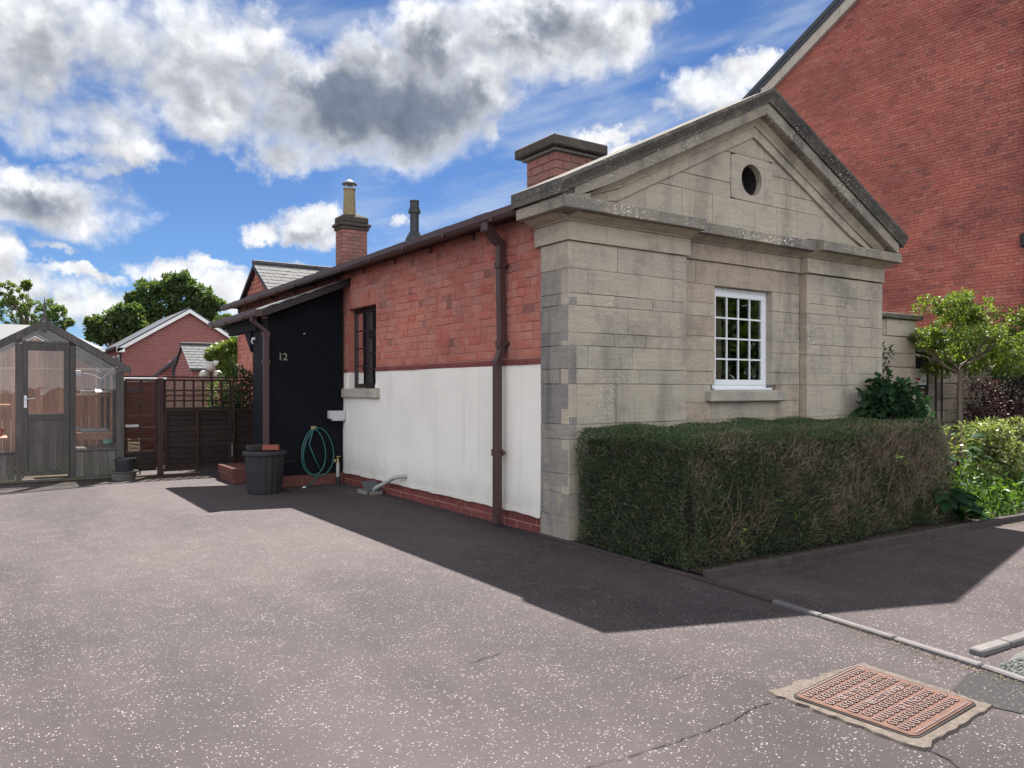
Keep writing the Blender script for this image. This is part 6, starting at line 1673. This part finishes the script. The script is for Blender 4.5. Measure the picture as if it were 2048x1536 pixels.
# far brick house with white bargeboards
def frame_at(px, depth):
    o = at(px, depth); return o
hx_, hy_ = at(245, 50.0)
fh = thing('gable_house', 'distant red brick house with white bargeboards below the big tree', 'house', (hx_, hy_, 0))
HW, HE, HA = 8.1, 4.20, 6.75
def far_brick():
    m, q = newmat('far_brick'); P = q.n('NewGeometry').outputs['Position']
    s = q.n('SeparateXYZ', Vector=P); v = q.n('CombineXYZ', X=q.m('ADD', s.outputs[0], s.outputs[1]), Y=s.outputs[2], Z=0.0).outputs[0]
    b = q.n('TexBrick', None, Vector=v, Color1=(0.27, 0.085, 0.072), Color2=(0.215, 0.066, 0.058), Mortar=(0.30, 0.21, 0.19), Scale=1.0)
    b.inputs['Brick Width'].default_value = .225; b.inputs['Row Height'].default_value = .12; b.inputs['Mortar Size'].default_value = .013
    c = q.mix(1.0, b.outputs[0], q.ramp(q.noise(P, .5, 5), [(.85,) * 3, (1.15,) * 3]), 'MULTIPLY')
    return finish(m, q, c, .9, b.outputs['Fac'], .3, .01, .15)
MT['far_brick'] = far_brick()
MB().prism([(hx_, 0), (hx_ + HW, 0), (hx_ + HW, HE), (hx_ + HW / 2, HA), (hx_, HE)], FF(hy_), -.3, 0).build('gable_wall', 'far_brick', fh)
MB().box((hx_, hy_ + .31, 0), (hx_ + .3, hy_ + 11, HE - .05)).build('side_wall', 'far_brick', fh)
for i in range(4):
    wdw = MB().box((hx_ - .03, hy_ + 1.3 + i * 2.4, 2.4), (hx_ + .05, hy_ + 2.4 + i * 2.4, 3.7)).build('window', 'white_paint', fh)
    MB().box((hx_ - .04, hy_ + 1.4 + i * 2.4, 2.5), (hx_ - .031, hy_ + 2.3 + i * 2.4, 3.6)).build('pane', 'sign_dark', wdw)
MB().tube([(hx_ - .1, hy_ + .25, 0), (hx_ - .1, hy_ + .25, HE - .1)], .05, 8).build('drainpipe', 'iron_dark', fh)
sl2 = (HA - HE) / (HW / 2)
for s in (-1, 1):
    xe = hx_ + HW / 2 + s * (HW / 2 + .35); ze = HA - (HW / 2 + .35) * sl2; xm = hx_ + HW / 2
    V = [(xm, hy_ - .25, HA + .16), (xe, hy_ - .25, ze + .16), (xe, hy_ + 11, ze + .16), (xm, hy_ + 11, HA + .16)]; V += [(a, b, c - .12) for a, b, c in V]
    MB().add(V, [(0, 1, 2, 3), (7, 6, 5, 4), (0, 4, 5, 1), (1, 5, 6, 2), (2, 6, 7, 3), (3, 7, 4, 0)]).build('roof', 'slate_dark', fh)
    V = [(xm, hy_ - .28, HA + .06), (xe, hy_ - .28, ze + .06), (xe, hy_ - .28, ze - .18), (xm, hy_ - .28, HA - .18)]; V += [(a, b + .05, c) for a, b, c in V]
    MB().add(V, [(0, 1, 2, 3), (7, 6, 5, 4), (0, 4, 5, 1), (1, 5, 6, 2), (2, 6, 7, 3), (3, 7, 4, 0)]).build('barge_board', 'white_paint', fh)
MB().box((hx_ - .5, hy_ - .2, HE - .16), (hx_ - .38, hy_ + 11, HE - .02)).build('gutter', 'iron_dark', fh)
MB().box((hx_ - .38, hy_ - .28, HE - .38), (hx_ + .1, hy_ - .23, HE - .10)).build('barge_end', 'white_paint', fh)
# outbuilding with a pale sunlit slate roof
ox, oy = at(383, 28.0)
ob = thing('outbuilding', 'small brick outbuilding with a bright slate roof behind the gate', 'building', (ox, oy, 0))
MB().box((ox, oy, 0), (ox + 6, oy + 2.9, 2.2)).build('wall', 'far_brick', ob)
MB().prism([(oy, 2.2), (oy + 2.9, 2.2), (oy + 1.45, 3.05)], SS(ox), -.25, 0).build('gable', 'far_brick', ob)
for s in (-1, 1):
    ye = oy + 1.45 + s * 1.62; V = [(ox - .08, oy + 1.45, 3.12), (ox + 6, oy + 1.45, 3.12), (ox + 6, ye, 2.17), (ox - .08, ye, 2.17)]; V += [(a, b, c - .05) for a, b, c in V]
    r_ = MB().add(V, [(0, 1, 2, 3), (7, 6, 5, 4), (0, 4, 5, 1), (1, 5, 6, 2), (2, 6, 7, 3), (3, 7, 4, 0)]).build('roof', 'slate_dark', ob)
    if s < 0:
        mb = MB()
        for k_ in range(9):
            x = ox - .1 - (.13 if k_ % 2 else 0); y0_, y1_ = ye + k_ * .185, ye + k_ * .185 + .2; zf = lambda y: 2.17 + (y - ye) * .95 / 1.62
            while x < ox + 6:
                a, b = max(x, ox - .1), x + .25
                V = [(a, y0_, zf(y0_) + .03), (b, y0_, zf(y0_) + .03 + random.uniform(-.004, .006)), (b, y1_, zf(y1_) + .014), (a, y1_, zf(y1_) + .014)]; V += [(p, q_, r2 - .012) for p, q_, r2 in V]
                mb.add(V, [(0, 1, 2, 3), (7, 6, 5, 4), (0, 4, 5, 1), (1, 5, 6, 2), (3, 7, 4, 0)]); x += .26
        tag(mb.build('slate_courses', 'slate', r_), kind='stuff')
MB().tube([(ox - .1, oy + 1.45, 3.15), (ox + 6, oy + 1.45, 3.15)], .07, 8).build('ridge_tile', 'slate', ob)
lx, ly = at(352, 33.0); l2x, l2y = at(292, 33.5)
lt = thing('lean_to_shed', 'low shed with a sloping dark roof left of the slate-roofed outbuilding', 'shed', (lx, ly, 0))
V = [(l2x, l2y, 1.75), (lx, ly, 2.85), (lx + 1.5, ly + 2.2, 2.85), (l2x + 1.2, l2y + 2.2, 1.75)]; V += [(a, b, c - .1) for a, b, c in V]
MB().add(V, [(0, 1, 2, 3), (7, 6, 5, 4), (0, 4, 5, 1), (1, 5, 6, 2), (2, 6, 7, 3), (3, 7, 4, 0)]).build('roof', 'slate_dark', lt)
MB().prism([(l2x + .1, 0), (lx, 0), (lx, 2.74), (l2x + .1, 1.66)], FF((ly + l2y) / 2 + .3), -.2, 0).build('wall', 'far_brick', lt)
# dark roof glimpsed behind the greenhouse
rx_, ry_ = at(120, 40)
bh = thing('bungalow', 'distant low house whose dark roof shows behind the greenhouse ridge', 'house', (rx_, ry_, 0))
MB().box((rx_ - 4, ry_, 0), (rx_ + 1.6, ry_ + 6, 3.6)).build('wall', 'far_brick', bh)
V = [(rx_ - 4.3, ry_ - .3, 3.6), (rx_ + 2.0, ry_ - .3, 3.6), (rx_ + 2.0, ry_ + 6.3, 3.6), (rx_ - 4.3, ry_ + 6.3, 3.6), (rx_ - 3.3, ry_ + 3, 4.9), (rx_ - .2, ry_ + 3, 4.9)]
MB().add(V, [(0, 1, 5, 4), (1, 2, 5), (2, 3, 4, 5), (3, 0, 4), (3, 2, 1, 0)]).build('roof', 'slate_dark', bh)
MB().box((rx_ + 1.7, ry_ - .35, 3.42), (rx_ + 2.05, ry_ + 6.3, 3.6)).build('fascia', 'white_paint', bh)

# ================================================================== TREES BEYOND
def far_tree(label, px, depth, blobs_, n, L, mat='leaf_far', group='trees beyond the garden', name='broadleaf_tree', sparse=False):
    """blobs_: (px, py, radius_px) lumps of the crown at this depth"""
    x0, y0 = at(px, depth); t = thing(name, label, 'tree', (x0, y0, 0), group)
    cen, rad = [], []
    for (bx0, by0, br_) in blobs_:
        rr0 = br_ * depth / FPX
        for _ in range(int(40 if not sparse else 26)):
            v = Vector((random.gauss(0, 1), random.gauss(0, 1), random.gauss(0, 1))).normalized() * random.uniform(.45, 1.0)
            dd = depth + v.y * rr0 * 1.1; ax, ay = at(bx0 + v.x * br_, depth)
            cen.append((ax - v.y * rr0 * -SY, ay + v.y * rr0 * CY, max(.6, zat(by0, depth) + v.z * rr0))); rad.append(rr0 * (random.uniform(.13, .30) if not sparse else random.uniform(.10, .24)))
    cen, rad = np.array(cen), np.array(rad)
    quads('crown', leaf_cloud(cen, rad * (1.0 if not sparse else .85), n, L, L * .75, .9, .8), mat, t)
    mb = MB(); zb = cen[:, 2].min()
    mb.tube([(x0, y0, 0), (x0 + .1, y0, zb * .8 + .8), (x0, y0, cen[:, 2].mean())], [L * 1.2, L * .9, L * .4], 8)
    for i in RNG.choice(len(cen), min(22, len(cen)), replace=False):
        cpt = cen[i]; z0 = min(max(.8, zb + .3), cpt[2] - .3)
        mb.tube([(x0, y0, z0), ((x0 + cpt[0]) / 2, (y0 + cpt[1]) / 2, (z0 + cpt[2]) / 2 + .3), tuple(cpt)], [L * .4, L * .28, L * .1], 5)
    mb.build('trunk', 'bark', t); return t
far_tree('largest rounded green tree rising over the distant brick gable', 350, 72,
         [(335, 575, 28), (365, 568, 26), (300, 585, 30), (290, 610, 28), (330, 615, 34), (375, 600, 32), (405, 600, 26), (415, 615, 20), (400, 640, 24), (350, 650, 30), (310, 650, 24), (278, 595, 16), (265, 600, 12), (432, 608, 14)], 30000, .27)
far_tree('lower spreading green tree left of the biggest tree', 225, 66, [(190, 650, 18), (215, 645, 24), (245, 630, 22), (235, 665, 26), (205, 670, 22), (270, 645, 22), (255, 690, 24), (285, 675, 22), (270, 620, 14), (185, 670, 12)], 17000, .25)
far_tree('small green tree tops between the brick gable and the lodge eaves', 440, 80, [(418, 632, 14), (440, 645, 14), (455, 640, 12), (430, 655, 14), (450, 662, 14)], 4800, .26)
far_tree('thin open tree with sparse spring leaves behind the greenhouse', 55, 44,
         [(15, 580, 22), (40, 600, 24), (8, 620, 26), (60, 625, 26), (95, 615, 22), (118, 625, 16), (85, 650, 24), (120, 650, 18), (30, 655, 26), (50, 570, 10), (140, 645, 8)], 15000, .10, 'leaf_sparse', sparse=True)
far_tree('bushy light green tree in front of the bright slate roof', 446, 24.5, [(430, 705, 16), (452, 700, 20), (462, 720, 18), (445, 735, 16), (470, 690, 14), (468, 745, 14), (420, 712, 8)], 5200, .085, 'leaf_tree', 'trees beyond the garden', 'garden_tree')

mt = thing('broadleaf_tree', 'broad tree across the road, mirrored in the panes of the white window', 'tree', (15.5, -11.0, 0), None)
c = np.array([(15.5 + random.gauss(0, 2.6), -11 + random.gauss(0, 2.6), 3.6 + random.gauss(0, 1.7)) for i in range(160)]); c[:, 2] = np.clip(c[:, 2], .5, 9)
quads('crown', leaf_cloud(c, RNG.uniform(.5, 1.1, 160), 9000, .34, .24), 'leaf_far', mt)
MB().tube([(15.5, -11, 0), (15.5, -11, 4)], [.3, .2], 8).build('trunk', 'bark', mt)

for (wx, wy, n_, sc_) in ((5.6, -1.25, 34, .12), (6.5, -1.35, 30, .13), (7.3, -1.2, 28, .12), (5.0, -1.55, 26, .10)):
    Lw = [((wx + random.gauss(0, .16), wy + random.gauss(0, .12), .05 + .3 * random.random()), (random.uniform(-1, 1), random.uniform(-1, .6), random.uniform(-.2, .8)), random.uniform(.7, 1.3) * sc_) for _ in range(n_)]
    leafy_shrub('leafy_weed', {5.6: 'leafy green weed in the bed nearest the large-leaf plant', 6.5: 'leafy green weed in front of the yellow-edged shrub', 7.3: 'leafy green weed farthest along the bed at the picture edge', 5.0: 'small leafy weed right behind the kerb beyond the large-leaf plant'}[wx], 'plant', (wx, wy, 0), Lw, wl, 'leaf_weed', MB().tube([(wx, wy, 0), (wx, wy, .2)], [.012, .006], 5))

# pots and clutter in the greenhouse
for (x, y, z, k_, lab) in ((-4.55, 9.6, .66, 1.0, 'clay flowerpot on the left greenhouse bench, nearer the frame edge'), (-4.36, 9.75, .66, .8, 'smaller clay flowerpot on the left greenhouse bench near the door'), (-3.28, 9.7, 1.36, .75, 'small clay flowerpot on the upper right greenhouse shelf')):
    o = MB().lathe([(.055 * k_, 0), (.08 * k_, .13 * k_), (.09 * k_, .13 * k_), (.09 * k_, .165 * k_), (.075 * k_, .165 * k_), (.06 * k_, .04)], (x, y, z), 16).build('flowerpot', 'brick_red', None, base=True)
    tag(o, lab, 'flowerpot', 'flowerpots in the greenhouse')
